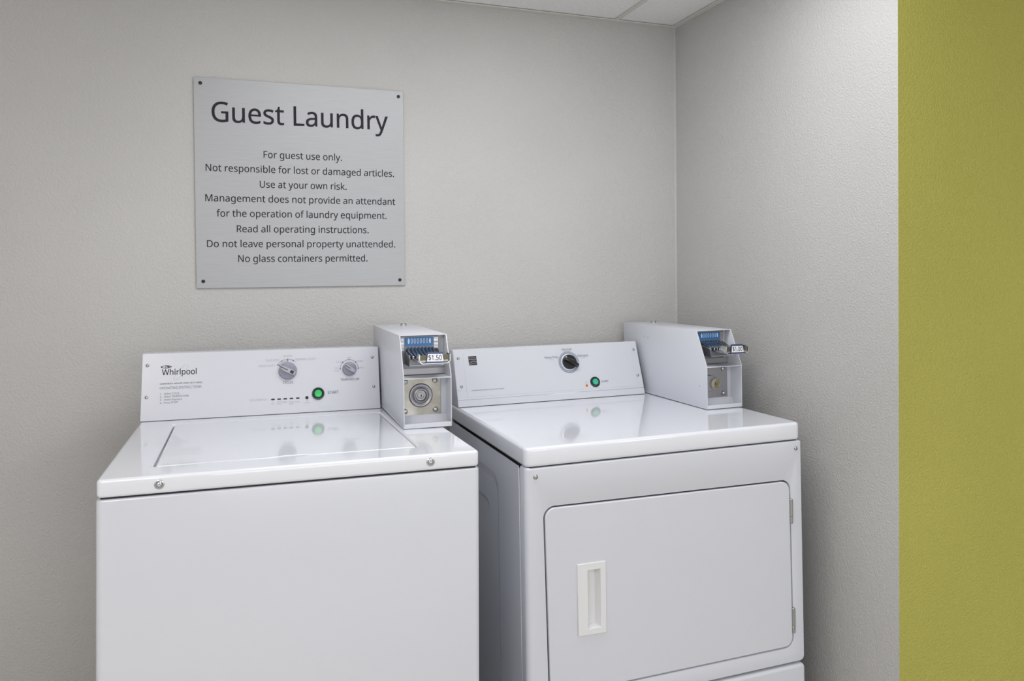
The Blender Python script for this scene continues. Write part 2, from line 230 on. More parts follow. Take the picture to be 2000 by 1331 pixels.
    'O': (781, [[(720,432,720,358,720,303), (713,252,699,207,685,163), (664,124,636,91,609,58), (574,33,533,16,492,-1), (445,-10,391,-10,335,-10), (286,-1,245,16,204,34), (169,59,142,91,115,124), (94,163,81,208,68,253), (61,304,61,359,61,432), (73,496,97,551,121,606), (157,648,206,679,255,710), (317,725,392,725,463,725), (523,710,572,679,621,649), (658,607,682,551,707,496)], [(156,418,156,358,156,298), (164,246,181,203,198,160), (223,126,258,103,293,80), (338,68,391,68,445,68), (489,80,523,103,558,126), (583,160,600,203,617,246), (625,298,625,358,625,448), (606,518,569,569,532,620), (473,646,392,646,338,646), (294,634,258,611,223,588), (198,555,181,512,164,469)]]),
    'P': (605, [[(223,714,286,714,379,714), (447,696,490,659,533,622), (554,571,554,504,554,475), (549,446,539,419,530,392), (514,368,492,347,470,326), (441,309,404,296,367,284), (322,278,269,278,242,278), (214,278,187,278,187,185), (187,93,187,0,157,0), (127,0,97,0,97,238), (97,476,97,714,160,714)], [(341,637,278,637,248,637), (217,637,187,637,187,543), (187,449,187,355,211,355), (235,355,259,355,304,355), (342,360,372,369,402,379), (424,395,439,416,454,437), (461,465,461,500,461,546), (446,580,417,603,388,626)]]),
    'R': (622, [[(228,714,294,714,353,714), (402,706,440,691,479,676), (507,654,526,624,545,594), (554,556,554,511,554,473), (547,441,533,416,519,391), (501,370,479,355,458,341), (435,329,411,320,476,213), (542,107,607,0,572,0), (537,0,502,0,444,98), (387,197,329,295,282,295), (234,295,187,295,187,197), (187,98,187,0,157,0), (127,0,97,0,97,238), (97,476,97,714,163,714)], [(328,636,289,636,255,636), (221,636,187,636,187,548), (187,459,187,371,223,371), (258,371,294,371,352,371), (394,382,421,405,448,428), (461,462,461,507,461,538), (455,563,442,582,430,601), (411,614,386,623,361,632)]]),
    'S': (549, [[(502,228,502,191,502,148), (492,112,471,82,450,53), (421,30,382,14,344,-2), (299,-10,247,-10,220,-10), (195,-9,171,-6,146,-3), (124,1,104,5,84,10), (66,17,51,24,51,53), (51,81,51,110,75,99), (105,90,140,81,176,72), (213,68,251,68,286,68), (316,73,340,82,364,91), (382,105,394,122,406,139), (412,160,412,183,412,206), (407,226,397,242,387,258), (370,273,345,286,321,300), (287,314,244,330,213,341), (187,354,163,366,140,379), (121,394,106,411,91,428), (79,447,71,468,64,489), (60,514,60,542,60,580), (70,612,89,639,108,666), (135,687,169,702,204,717), (243,724,288,724,327,724), (363,720,396,713,429,706), (458,696,485,684,476,658), (466,633,457,607,432,618), (405,627,376,634,347,641), (317,645,286,645,256,645), (231,641,211,632,191,623), (176,611,166,595,156,580), (151,562,151,541,151,517), (156,497,166,481,176,465), (192,451,215,438,238,425), (268,411,307,397,349,382), (384,365,413,347,442,330), (464,309,479,284,494,259)]]),
    'T': (556, [[(323,212,323,0,293,0), (263,0,233,0,233,212), (233,423,233,635,159,635), (84,635,10,635,10,661), (10,688,10,714,188,714), (367,714,545,714,545,688), (545,661,545,635,471,635), (397,635,323,635,323,423)]]),
    'U': (731, [[(640,406,640,252,640,203), (630,158,610,118,590,79), (559,47,518,24,477,1), (425,-10,362,-10,273,-10), (206,14,159,62,113,111), (90,175,90,254,90,407), (90,561,90,714,120,714), (150,714,180,714,180,560), (180,405,180,251,180,193), (195,148,226,116,257,84), (304,68,367,68,410,68), (445,76,472,91,499,107), (519,129,532,156,545,184), (551,216,551,252,551,406), (551,560,551,714,581,714), (610,714,640,714,640,560)]]),
    'V': (600, [[(568,714,600,714,515,476), (430,238,345,0,315,0), (285,0,255,0,170,238), (85,476,0,714,31,714), (63,714,94,714,148,561), (201,409,255,256,262,237), (269,218,274,200,279,182), (284,165,288,148,293,132), (297,116,300,100,303,116), (307,132,311,149,316,166), (321,183,326,201,332,219), (338,238,345,258,398,410), (452,562,505,714,537,714)]]),
    'W': (930, [[(886,714,917,714,854,476), (790,238,727,0,697,0), (666,0,636,0,590,156), (543,312,497,468,493,482), (489,496,485,511,481,526), (477,540,474,553,471,566), (468,578,465,587,463,597), (462,604,461,609,460,604), (459,597,457,587,456,578), (453,566,450,553,447,540), (443,525,439,510,436,495), (432,480,427,465,382,310), (337,155,292,0,262,0), (231,0,201,0,138,238), (75,476,12,714,43,714), (75,714,106,714,143,569), (180,423,217,278,221,263), (225,248,228,232,231,218), (234,203,237,188,240,174), (243,160,245,147,247,134), (249,121,251,108,253,121), (255,135,257,149,260,163), (263,177,266,192,269,207), (273,223,277,238,281,253), (285,268,289,283,331,427), (373,570,415,714,446,714), (477,714,508,714,552,569), (595,425,639,280,644,265), (648,249,652,233,656,218), (660,203,663,188,666,173), (669,159,671,145,674,132), (676,119,678,108,680,125), (683,142,686,160,689,179), (693,198,698,218,703,238), (708,258,713,279,750,424), (786,569,823,714,854,714)]]),
    'Y': (566, [[(221,480,283,363,345,480), (407,597,469,714,501,714), (534,714,566,714,487,568), (407,423,328,277,328,185), (328,92,328,0,298,0), (268,0,238,0,238,91), (238,182,238,273,159,420), (79,567,0,714,33,714), (65,714,98,714,160,597)]]),
    'a': (561, [[(253,545,288,545,353,545), (402,531,433,502,464,473), (480,428,480,365,480,243), (480,122,480,0,459,0), (437,0,416,0,410,25), (405,51,399,76,398,76), (396,76,395,76,380,57), (364,40,347,27,331,14), (312,5,291,-1,270,-7), (245,-10,215,-10,183,-10), (154,-4,128,7,103,18), (83,36,68,59,53,83), (46,113,46,149,46,202), (67,243,109,272,151,301), (216,317,303,320,333,321), (364,322,394,323,394,334), (394,344,394,355,394,400), (384,431,365,448,346,465), (318,474,283,474,255,474), (228,470,203,461,178,453), (154,444,132,433,123,455), (114,477,105,499,128,512), (156,522,188,531,220,540)], [(340,260,314,259,247,256), (201,246,175,227,150,208), (137,182,137,148,137,118), (146,96,164,82,183,68), (206,61,235,61,280,61), (318,73,348,98,378,123), (393,162,393,214,393,230), (393,246,393,262,367,261)]]),
    'b': (615, [[(173,637,173,575,173,552), (172,531,171,511,171,492), (169,476,168,465,170,465), (171,465,173,465,188,488), (209,507,236,522,263,537), (297,545,339,545,406,545), (459,522,499,475,540,429), (560,360,560,268,560,207), (551,155,532,114,514,73), (488,42,455,21,422,0), (383,-10,339,-10,297,-10), (263,-2,236,13,209,28), (188,47,173,68,171,68), (168,68,166,68,160,45), (154,23,148,0,127,0), (106,0,85,0,85,253), (85,507,85,760,114,760), (144,760,173,760,173,698)], [(373,472,324,472,286,472), (256,465,234,450,212,436), (196,414,187,384,178,355), (173,317,173,271,173,270), (173,268,173,267,173,201), (184,150,205,115,227,80), (267,63,326,63,374,63), (410,81,433,116,457,151), (469,202,469,269,469,336), (457,387,433,421,410,455)]]),
    'c': (480, [[(331,-10,300,-10,253,-10), (210,0,173,19,136,38), (107,68,86,109,65,150), (55,202,55,265,55,331), (66,385,88,426,110,467), (140,498,177,517,215,536), (258,546,306,546,333,546), (360,543,385,537,410,532), (431,525,447,517,438,493), (429,468,420,444,404,450), (385,456,364,461,343,466), (323,469,304,469,268,469), (238,461,215,446,192,431), (174,408,163,378,152,348), (146,311,146,266,146,223), (152,187,163,157,174,127), (191,104,214,89,237,74), (265,66,299,66,328,66), (354,69,376,75,399,81), (419,88,438,97,438,71), (438,45,438,19,420,10), (400,3,378,-2,357,-7)]]),
    'd': (615, [[(303,-10,275,-10,208,-10), (155,13,115,59,75,106), (55,175,55,267,55,359), (75,428,115,475,156,522), (209,546,276,546,304,546), (328,542,349,535,370,528), (388,519,403,507,418,495), (431,482,442,467,444,467), (446,467,448,467,447,476), (446,488,444,505,443,522), (442,536,442,546,442,617), (442,689,442,760,471,760), (501,760,530,760,530,507), (530,253,530,0,506,0), (483,0,459,0,455,24), (450,48,446,72,445,72), (443,72,442,72,431,57), (418,43,403,30,388,18), (370,8,349,1,327,-6)], [(241,63,289,63,346,63), (385,79,408,109,431,141), (443,187,443,250,443,255), (443,261,443,266,443,333), (432,384,410,419,388,455), (347,473,288,473,241,473), (205,454,181,416,158,379), (146,328,146,265,146,201), (158,151,181,116,205,81)]]),
    'e': (564, [[(245,546,292,546,338,546), (377,536,410,516,443,496), (469,468,486,431,504,395), (513,353,513,304,513,286), (513,269,513,251,391,251), (268,251,146,251,147,190), (163,144,192,112,222,81), (264,65,317,65,351,65), (381,68,407,74,434,81), (461,90,489,102,489,76), (489,51,489,25,462,13), (435,4,408,-1,381,-7), (350,-10,313,-10,262,-10), (218,0,178,21,139,42), (109,72,87,113,66,154), (55,205,55,264,55,323), (65,373,84,415,104,457), (132,489,167,512,203,535)], [(321,474,291,474,249,474), (216,460,191,433,167,406), (153,369,148,321,239,321), (330,321,421,321,421,352), (416,378,407,401,398,424), (384,442,365,454,345,467)]]),
    'f': (344, [[(332,491,332,468,287,468), (242,468,197,468,197,312), (197,156,197,0,168,0), (138,0,109,0,109,156), (109,312,109,468,78,468), (46,468,15,468,15,482), (15,495,15,509,46,519), (78,529,109,539,109,549), (109,560,109,570,109,616), (116,653,129,682,143,711), (163,732,189,745,215,758), (246,765,283,765,304,765), (324,763,341,759,359,756), (374,752,387,747,379,724), (372,701,364,678,353,681), (341,685,327,688,313,691), (299,693,284,693,255,693), (233,683,218,663,204,644), (197,613,197,571,197,559), (197,548,197,536,242,536), (287,536,332,536,332,513)]]),
    'g': (615, [[(206,546,275,546,310,546), (342,539,370,526,399,513), (423,492,443,465,445,465), (446,465,448,465,452,489), (456,512,460,536,483,536), (507,536,530,536,530,354), (530,173,530,-9,530,-60), (521,-102,504,-136,487,-171), (460,-197,425,-214,390,-231), (345,-240,290,-240,251,-240), (216,-237,183,-231,151,-226), (122,-217,97,-206,97,-179), (97,-152,97,-125,122,-138), (152,-149,186,-156,220,-163), (256,-167,295,-167,341,-167), (377,-153,403,-126,430,-99), (443,-63,443,-16,443,-9), (443,-2,443,5,443,13), (443,24,444,40,445,55), (445,65,446,71,445,71), (443,71,442,71,423,44), (400,23,373,10,345,-3), (313,-10,276,-10,207,-10), (152,14,113,63,74,112), (55,180,55,267,55,352), (74,420,113,470,152,521)], [(323,472,287,472,257,472), (231,464,210,448,190,432), (174,409,163,378,151,347), (146,310,146,266,146,200), (158,149,182,114,207,79), (242,62,289,62,316,62), (340,65,359,72,378,79), (394,90,407,105,420,120), (429,140,435,163,441,186), (444,214,444,246,444,253), (444,260,444,267,444,316), (438,355,427,385,416,415), (399,437,376,451,353,465)]]),
    'h': (618, [[(173,611,173,537,173,524), (172,511,171,498,171,485), (169,473,168,462,170,462), (172,462,174,462,185,481), (200,496,217,508,234,520), (254,529,275,535,296,542), (318,545,341,545,384,545), (420,538,449,524,479,511), (500,490,515,461,530,432), (537,395,537,349,537,233), (537,116,537,0,508,0), (479,0,450,0,450,114), (450,229,450,343,450,386), (440,419,421,440,402,461), (371,472,330,472,290,472), (259,464,236,449,213,434), (197,412,187,383,178,354), (173,319,173,277,173,185), (173,92,173,0,144,0), (114,0,85,0,85,253), (85,507,85,760,114,760), (144,760,173,760,173,686)]]),
    'i': (258, [[(144,536,173,536,173,357), (173,179,173,0,144,0), (114,0,85,0,85,179), (85,357,85,536,114,536)], [(115,737,130,737,143,737), (155,732,165,723,176,714), (181,700,181,681,181,662), (176,648,165,639,155,630), (143,625,130,625,115,625), (103,630,93,639,83,648), (78,662,78,681,78,700), (83,714,93,723,103,732)]]),
    'k': (534, [[(172,495,172,363,172,352), (171,338,171,321,170,304), (169,289,168,276,169,276), (171,276,172,276,176,281), (182,289,190,299,198,309), (206,319,214,329,223,340), (230,348,236,355,293,415), (350,476,407,536,441,536), (476,536,510,536,438,460), (365,383,293,307,370,205), (448,102,525,0,490,0), (454,0,419,0,357,83), (295,167,233,250,213,232), (192,215,172,197,172,131), (172,66,172,0,143,0), (114,0,85,0,85,253), (85,507,85,760,114,760), (143,760,172,760,172,628)]]),
    'l': (258, [[(173,253,173,0,144,0), (114,0,85,0,85,253), (85,507,85,760,114,760), (144,760,173,760,173,507)]]),
    'm': (935, [[(638,546,673,546,734,546), (779,530,809,499,839,468), (854,418,854,349,854,233), (854,116,854,0,825,0), (796,0,767,0,767,115), (767,230,767,345,767,387), (758,419,740,440,723,461), (695,472,658,472,606,472), (569,457,546,427,524,397), (513,353,513,296,513,197), (513,99,513,0,484,0), (455,0,426,0,426,115), (426,230,426,345,426,373), (422,396,414,415,406,435), (394,449,378,458,362,467), (341,472,316,472,280,472), (252,464,231,449,210,434), (196,413,186,384,177,355), (173,320,173,278,173,185), (173,93,173,0,144,0), (114,0,85,0,85,179), (85,357,85,536,109,536), (132,536,156,536,160,512), (165,487,169,463,171,463), (172,463,174,463,185,482), (199,497,215,509,232,522), (250,531,270,537,290,543), (311,546,332,546,373,546), (408,539,435,524,463,509), (483,487,496,456,498,456), (499,456,501,456,519,487), (543,509,574,524,605,539)]]),
    'n': (618, [[(320,546,343,546,407,546), (455,530,488,499,521,468), (537,418,537,349,537,233), (537,116,537,0,508,0), (479,0,450,0,450,114), (450,229,450,343,450,386), (440,419,421,440,402,461), (371,472,330,472,271,472), (230,455,207,422,184,389), (173,341,173,278,173,185), (173,93,173,0,144,0), (114,0,85,0,85,179), (85,357,85,536,109,536), (132,536,156,536,160,512), (165,487,169,463,171,463), (172,463,174,463,186,482), (201,497,218,509,236,522), (256,531,277,537,298,543)]]),
    'o': (605, [[(551,328,551,269,551,224), (545,185,533,150,522,116), (505,87,483,63,462,39), (435,21,405,8,373,-4), (339,-10,301,-10,266,-10), (233,-4,203,8,173,21), (147,39,125,63,103,87), (86,116,73,150,61,185), (55,224,55,269,55,328), (65,378,85,419,105,460), (134,492,171,513,208,535), (253,546,304,546,353,546), (395,535,432,513,470,492), (498,460,519,419,540,378)], [(146,332,146,269,146,227), (151,190,163,159,174,128), (191,105,214,88,237,71), (267,63,303,63,339,63), (369,71,392,88,415,105), (432,129,443,159,454,190), (460,227,460,269,460,312), (454,348,443,378,432,408), (414,431,391,447,368,464), (339,472,302,472,247,472), (208,454,183,418,158,382)]]),
    'p': (615, [[(311,546,340,546,406,546), (459,523,499,477,540,431), (560,362,560,269,560,208), (551,157,532,115,514,74), (488,42,455,21,422,1), (384,-10,339,-10,312,-10), (287,-6,266,1,245,8), (226,18,211,29,196,41), (184,54,173,68,171,68), (169,68,167,68,168,57), (170,42,171,25,172,8), (173,-7,173,-20,173,-93), (173,-167,173,-240,144,-240), (114,-240,85,-240,85,19), (85,277,85,536,109,536), (133,536,157,536,161,512), (165,487,169,463,170,463), (172,463,173,463,184,478), (197,492,211,505,226,518), (244,528,265,535,286,542)], [(373,472,324,472,288,472), (259,465,237,451,215,438), (199,417,189,390,179,363), (174,328,173,286,173,280), (173,275,173,269,173,225), (178,188,187,157,196,126), (212,103,234,87,257,71), (287,63,326,63,359,63), (385,72,406,90,428,108), (443,132,453,163,464,194), (469,230,469,270,469,331), (457,380,433,417,410,454)]]),
    'q': (615, [[(442,-87,442,-11,442,1), (442,15,443,31,444,47), (445,61,447,72,445,72), (443,72,441,72,426,49), (404,30,377,14,350,-2), (316,-10,273,-10,208,-10), (156,13,115,59,75,106), (55,175,55,267,55,328), (64,380,83,421,102,462), (128,493,161,514,194,535), (233,546,276,546,318,546), (352,538,379,522,406,506), (427,486,443,463,444,463), (446,463,447,463,451,487), (456,512,460,536,483,536), (507,536,530,536,530,277), (530,19,530,-240,501,-240), (471,-240,442,-240,442,-164)], [(241,63,290,63,327,63), (356,70,378,83,401,96), (417,117,427,144,437,172), (442,207,443,248,443,254), (443,260,443,266,443,334), (432,386,409,420,386,455), (346,473,288,473,240,473), (204,454,181,416,158,379), (146,328,146,265,146,202), (158,152,181,116,205,81)]]),
    'r': (413, [[(310,546,335,546,345,546), (356,546,367,544,379,543), (389,542,398,540,394,513), (391,486,387,459,378,461), (369,463,358,464,348,465), (338,466,329,466,308,466), (289,462,270,453,251,444), (235,432,220,416,205,401), (194,382,185,360,177,338), (173,313,173,286,173,191), (173,95,173,0,144,0), (114,0,85,0,85,179), (85,357,85,536,109,536), (133,536,157,536,160,503), (164,471,167,438,168,438), (170,438,171,438,182,458), (196,476,212,492,228,509), (246,522,267,531,288,541)]]),
    's': (479, [[(434,177,434,148,434,113), (425,84,408,61,391,38), (366,20,334,8,302,-4), (264,-10,220,-10,183,-10), (150,-7,123,-1,97,5), (73,13,52,24,52,51), (52,77,52,104,73,93), (99,83,129,74,160,65), (191,61,222,61,267,61), (299,68,319,82,339,97), (349,116,349,140,349,153), (345,165,338,176,331,187), (317,197,298,208,280,219), (252,230,217,244,182,257), (153,271,128,284,103,297), (84,313,71,332,58,351), (51,375,51,404,51,449), (69,484,106,509,143,534), (192,546,252,546,285,546), (315,543,343,536,372,530), (398,521,423,510,413,487), (403,463,393,440,370,449), (347,457,322,464,297,471), (272,474,246,474,210,474), (182,468,163,456,144,445), (135,429,135,409,135,394), (139,382,148,371,157,361), (171,351,191,341,212,332), (239,320,273,307,307,294), (336,281,360,268,384,255), (402,238,415,219,428,201)]]),
    't': (361, [[(239,62,264,62,277,62), (291,63,305,65,319,68), (330,70,339,73,339,51), (339,28,339,6,330,1), (316,-2,299,-5,282,-8), (265,-10,249,-10,221,-10), (195,-5,171,4,148,14), (129,31,114,55,99,79), (92,113,92,156,92,260), (92,364,92,468,67,468), (41,468,16,468,16,482), (16,496,16,510,42,522), (67,533,93,545,105,583), (116,621,128,659,145,659), (163,659,180,659,180,618), (180,577,180,536,232,536), (283,536,335,536,335,513), (335,491,335,468,283,468), (232,468,180,468,180,365), (180,261,180,158,180,125), (188,101,203,85,219,70)]]),
    'u': (618, [[(504,536,533,536,533,357), (533,179,533,0,509,0), (485,0,461,0,457,24), (452,47,448,71,447,71), (445,71,444,71,433,52), (418,37,400,25,382,13), (362,4,341,-1,320,-7), (297,-10,274,-10,231,-10), (195,-3,167,10,137,24), (116,45,101,74,86,103), (79,140,79,185,79,302), (79,419,79,536,109,536), (138,536,168,536,168,421), (168,306,168,191,168,148), (178,116,197,95,216,74), (246,63,287,63,327,63), (358,70,381,85,405,101), (421,122,430,151,440,180), (445,216,445,257,445,350), (445,443,445,536,474,536)]]),
    'v': (508, [[(237,0,203,0,135,179), (68,357,0,536,31,536), (63,536,94,536,132,431), (170,325,208,220,213,205), (219,189,225,171,231,153), (236,136,241,119,246,103), (249,89,251,78,252,78), (254,78,255,78,258,89), (262,103,266,120,271,137), (277,154,283,172,290,190), (295,206,300,220,338,325), (376,431,414,536,445,536), (477,536,508,536,440,357), (372,179,304,0,270,0)]]),
    'w': (786, [[(462,202,431,303,427,317), (423,331,419,344,415,358), (412,371,408,383,405,396), (403,407,400,418,397,429), (395,438,394,445,393,445), (391,445,390,445,389,438), (387,429,384,418,382,407), (380,396,376,383,373,370), (370,357,366,343,363,330), (359,316,354,302,322,202), (290,101,258,1,225,1), (191,1,158,1,109,180), (60,358,11,537,41,537), (72,537,102,537,127,442), (151,346,176,251,181,232), (186,212,191,192,196,173), (200,154,203,136,207,119), (210,104,211,91,212,91), (214,91,215,91,217,99), (219,109,222,121,225,133), (227,146,230,159,234,172), (237,186,240,199,244,212), (248,224,251,235,283,336), (314,436,346,537,378,537), (410,537,442,537,473,436), (503,336,534,235,539,220), (543,203,548,186,554,169), (558,152,562,135,566,119), (569,105,570,92,571,92), (573,92,574,92,575,103), (578,117,581,134,585,151), (589,170,594,190,599,211), (605,231,610,251,635,346), (660,442,685,537,715,537), (745,537,775,537,725,358), (676,180,626,1,592,1), (557,1,523,1,492,102)]]),
    'y': (510, [[(73,357,1,536,32,536), (64,536,95,536,134,434), (172,333,211,231,218,213), (224,196,229,179,235,162), (240,146,245,130,250,115), (253,100,256,85,257,85), (259,85,260,85,264,102), (270,123,279,150,288,178), (297,205,306,232,342,333), (379,435,415,536,447,536), (478,536,510,536,433,333), (356,129,279,-74,266,-107), (251,-136,234,-161,218,-186), (197,-206,172,-219,148,-233), (119,-240,84,-240,68,-240), (54,-239,42,-237,30,-236), (20,-234,11,-232,11,-209), (11,-185,11,-162,18,-163), (27,-165,37,-166,48,-167), (59,-168,70,-168,91,-168), (108,-164,123,-156,139,-149), (151,-138,162,-123,173,-109), (182,-92,189,-73,198,-49), (208,-26,217,-2,145,177)]]),
    'z': (470, [[(431,23,431,0,300,0), (170,0,39,0,39,19), (39,39,39,58,135,195), (231,331,327,468,237,468), (146,468,56,468,56,491), (56,513,56,536,179,536), (301,536,424,536,424,514), (424,492,424,470,329,336), (235,202,140,68,237,68), (334,68,431,68,431,45)]]),
    ' ': (260, []),
}
def glyph(c):
    adv, loops = LETTER_OUTLINES[c]
    return adv/1000, [[[v/1000 for v in p] for p in lp] for lp in loops]
def text_mesh(s, x0, x1, yb, cap, T, wgt=0, track=0, lift=.0002, res=3):
    cu = bpy.data.curves.new('t', 'CURVE'); cu.dimensions = '2D'; cu.fill_mode = 'BOTH'; cu.resolution_u = res
    pen = 0
    for ch in s:
        a, spl = glyph(ch)
        for pts in spl:
            sp = cu.splines.new('BEZIER'); sp.bezier_points.add(len(pts)-1); sp.use_cyclic_u = True
            for bp, p in zip(sp.bezier_points, pts):
                bp.handle_left_type = bp.handle_right_type = 'FREE'
                bp.handle_left = (pen+p[0], p[1], 0); bp.co = (pen+p[2], p[3], 0); bp.handle_right = (pen+p[4], p[5], 0)
        pen += a + track
    o = bpy.data.objects.new('t', cu); C.objects.link(o)
    dg = bpy.context.evaluated_depsgraph_get(); me = bpy.data.meshes.new_from_object(o.evaluated_get(dg))
    bpy.data.objects.remove(o); bpy.data.curves.remove(cu)
    if wgt:                                                       # thicken the strokes: push the outline outwards
        bm = bmesh.new(); bm.from_mesh(me); nrm = {}
        for e in bm.edges:
            if len(e.link_faces) == 1:
                a, b = e.verts; d = (b.co-a.co)
                if d.length < 1e-7: continue
                n = Vector((d.y, -d.x, 0)).normalized()
                if n.dot(e.link_faces[0].calc_center_median()-a.co) > 0: n = -n
                for v in (a, b): nrm.setdefault(v, []).append(n)
        for v, ns in nrm.items():
            t = sum(ns, Vector())
            if t.length > 1e-4: v.co += t.normalized()*wgt*min(1.5, len(ns)/t.length)
        bm.to_mesh(me); bm.free()
    xs = [v.co.x for v in me.vertices]; lo, hi = min(xs), max(xs); k = cap/.714
    sx = (x1-x0)/(hi-lo) if x1 is not None else k
    for v in me.vertices: v.co = T @ Vector((x0+(v.co.x-lo)*sx, yb+v.co.y*k, lift))
    return me
def text(name, rows, T, m, parent, lift=.0002):
    """rows: (string, x0, x1, baseline, cap height, weight, tracking); each row is a printed part"""
    for row in rows:
        s, x0, x1, yb, cap = row[:5]
        me = text_mesh(s, x0, x1, yb, cap, T, row[5] if len(row) > 5 else 0, row[6] if len(row) > 6 else 0, lift)
        o = finish(me, name, m, parent); me.name = name
    return o
def arc_strip(mb, T, cx, cy, r, w_, a0, a1, n=20, lift=.0003, ry=None):
    ry = ry or r
    p = []
    for k in range(n+1):
        t = math.radians(a0+(a1-a0)*k/n)
        p.append((T @ Vector((cx+(r-w_/2)*math.cos(t), cy+(ry-w_/2)*math.sin(t), lift)), T @ Vector((cx+(r+w_/2)*math.cos(t), cy+(ry+w_/2)*math.sin(t), lift))))
    for A, B in zip(p, p[1:]): mb.bm.faces.new([mb.bm.verts.new(q) for q in (A[0], A[1], B[1], B[0])])
def dot(mb, T, x, y, rx, ry, lift=.0003, n=12):
    mb.bm.faces.new([mb.bm.verts.new(T @ Vector((x+rx*math.cos(2*math.pi*k/n), y+ry*math.sin(2*math.pi*k/n), lift))) for k in range(n)])
def screw(parent, T, x, y, r=.0042, washer=False, m='screw', name='screw'):
    L = T @ Matrix.Translation((x, y, 0))
    mb = MB()
    if washer:
        mb.lathe([(r*1.5, -.0005), (r*1.5, .0006), (r*1.35, .0012), (r*1.05, .0012), (r*1.05, -.0004)], L, 24)
    mb.lathe([(r, -.0006), (r, .0004), (r*.9, r*.30), (r*.68, r*.48), (r*.36, r*.58), (r*.30, r*.25), (0, r*.2)], L, 20)
    return mb.build(name, M[m], parent, sharp=50)

# ------------------------------------------------------------------ room
WY, WX, H, GY = .11, .068, 2.1398, -.843
def slab(name, x0, x1, y0, y1, z0, z1, m): return struct(MB().box(x0, x1, y0, y1, z0, z1).build(name, m))
slab('wall_back', -2.75, WX+.12, WY, WY+.12, 0, H+.25, M['wall'])
def mitred(name, poly, m): return struct(MB().prism(poly, lambda x, y: (x, y, 0), lambda x, y: (x, y, H+.25)).build(name, m))
mitred('wall_right', [(WX, GY), (WX+.12, GY+.12), (WX+.12, WY), (WX, WY)], M['wall'])
mitred('wall_green', [(WX, GY), (2.3, GY), (2.3, GY+.12), (WX+.12, GY+.12)], M['green'])
slab('wall_left', -2.87, -2.75, -5.0, WY+.12, 0, H+.25, M['white_wall'])
slab('wall_side', 2.3, 2.42, -5.0, GY+.1, 0, H+.25, M['white_wall'])
slab('wall_front', -2.87, 2.42, -5.12, -5.0, 0, H+.25, M['white_wall'])
slab('floor', -2.87, 2.42, -5.12, WY+.12, -.1, 0, M['floor'])
# suspended ceiling: backing slab, tiles, tees and the wall angle
ceil = struct(MB().box(-2.75, 2.3, -5.0, WY, H+.06, H+.12).build('ceiling', M['tile']))
xs = [WX-.0, WX-.2355-.0, WX-.2355-1.22, WX-.2355-2.44, -2.75]
ys = [WY, WY-.61, WY-1.22, WY-1.83, WY-2.44, WY-3.05, WY-3.66, WY-4.27, WY-4.88, -5.0]
tile_n = 0
def tile(x0, x1, y0, y1):
    g = .0065
    mb = MB(); mb.box(x0+g, x1-g, y0+g, y1-g, H+.0032, H+.018)
    mb.build('ceiling_tile', M['tile'], ceil, .001, 1)
for a, b in zip(xs, xs[1:]):
    for c, d in zip(ys, ys[1:]):
        tile(b, a, d, c)
for c, d in zip(ys[2:], ys[3:]):
    for a, b in ((WX, WX+1.2), (WX+1.2, 2.3)): tile(a, b, d, c)
for x in xs[1:4]: MB().box(x-.0085, x+.0085, -5.0, WY-.001, H, H+.0025).box(x-.001, x+.001, -5.0, WY-.001, H+.002, H+.04).build('ceiling_tee', M['tee'], ceil, .0004, 1)
for x in (WX, WX+1.2): MB().box(x-.0085, x+.0085, -5.0, GY-.02, H, H+.0025).build('ceiling_tee', M['tee'], ceil, .0004, 1)
for y in ys[1:-1]: MB().box(-2.75, (WX if y > GY else 2.3), y-.0085, y+.0085, H-.0003, H+.0022).build('ceiling_cross_tee', M['tee'], ceil, .0004, 1)
def angle(name, x0, x1, y0, y1): MB().box(x0, x1, y0, y1, H-.0015, H+.0012).build(name, M['tee'], ceil, .0004, 1)
angle('wall_angle', -2.75, WX, WY-.021, WY-.0002)
MB().box(-2.75, WX, WY-.0022, WY-.0002, H-.0012, H+.024).build('wall_angle', M['tee'], ceil)
angle('wall_angle', WX-.021, WX-.0002, GY-.0002, WY-.0211)
angle('wall_angle', WX-.021, 2.3, GY-.022, GY-.0003)
# small caulk bead in the room corner
struct(MB().prism([(WX-.0045, WY), (WX, WY), (WX, WY-.0045), (WX-.0016, WY-.0016)], lambda x, y: (x, y, .0), lambda x, y: (x, y, H)).build('trim_1', M['wall']))

# ------------------------------------------------------------------ wall sign
sign = empty('wall_sign', (-1.1863, WY, 1.5576), label='square brushed aluminium guest laundry sign screwed to the back wall above the washer', cat='sign')
sx, sz = .2955, .2958
ST = face_T((0, -.006, 0), (1, 0, 0), (0, 0, 1))
plate('sign_plate', [rrect(-sx, sx, -sz, sz, .001, 2)], .0045, .0004, ST, M['alu'], sign)
for x, z in ((-1.4642, 1.8373), (-.9052, 1.8367), (-.9069, 1.2784), (-1.4639, 1.2812)):
    L = ST @ Matrix.Translation((x+1.1863, z-1.5576, 0))
    lab(MB().lathe([(.0052, -.001), (.0050, .0008), (.0040, .0018), (.0022, .0022), (.0018, .0012), (0, .0011)], L, 20).build('screw', M['ink'], sign), 'small black screw head')
ox, oz = 1.1863, -1.5576
rows = [('Guest Laundry', -1.4359, -.938, 1.7318, .0556, .008)]
for s, a, b, z in (('For guest use only.', -1.2982, -1.0766, 1.6345), ('Not responsible for lost or damaged articles.', -1.4535, -.9213, 1.5918),
                   ('Use at your own risk.', -1.3096, -1.0639, 1.5487), ('Management does not provide an attendant', -1.4555, -.9187, 1.5066),
                   ('for the operation of laundry equipment.', -1.4266, -.9455, 1.4638), ('Read all operating instructions.', -1.3736, -1.0001, 1.4200),
                   ('Do not leave personal property unattended.', -1.4529, -.9202, 1.3774), ('No glass containers permitted.', -1.3708, -1.0045, 1.3351)):
    rows.append((s, a, b, z, .0196, .008))
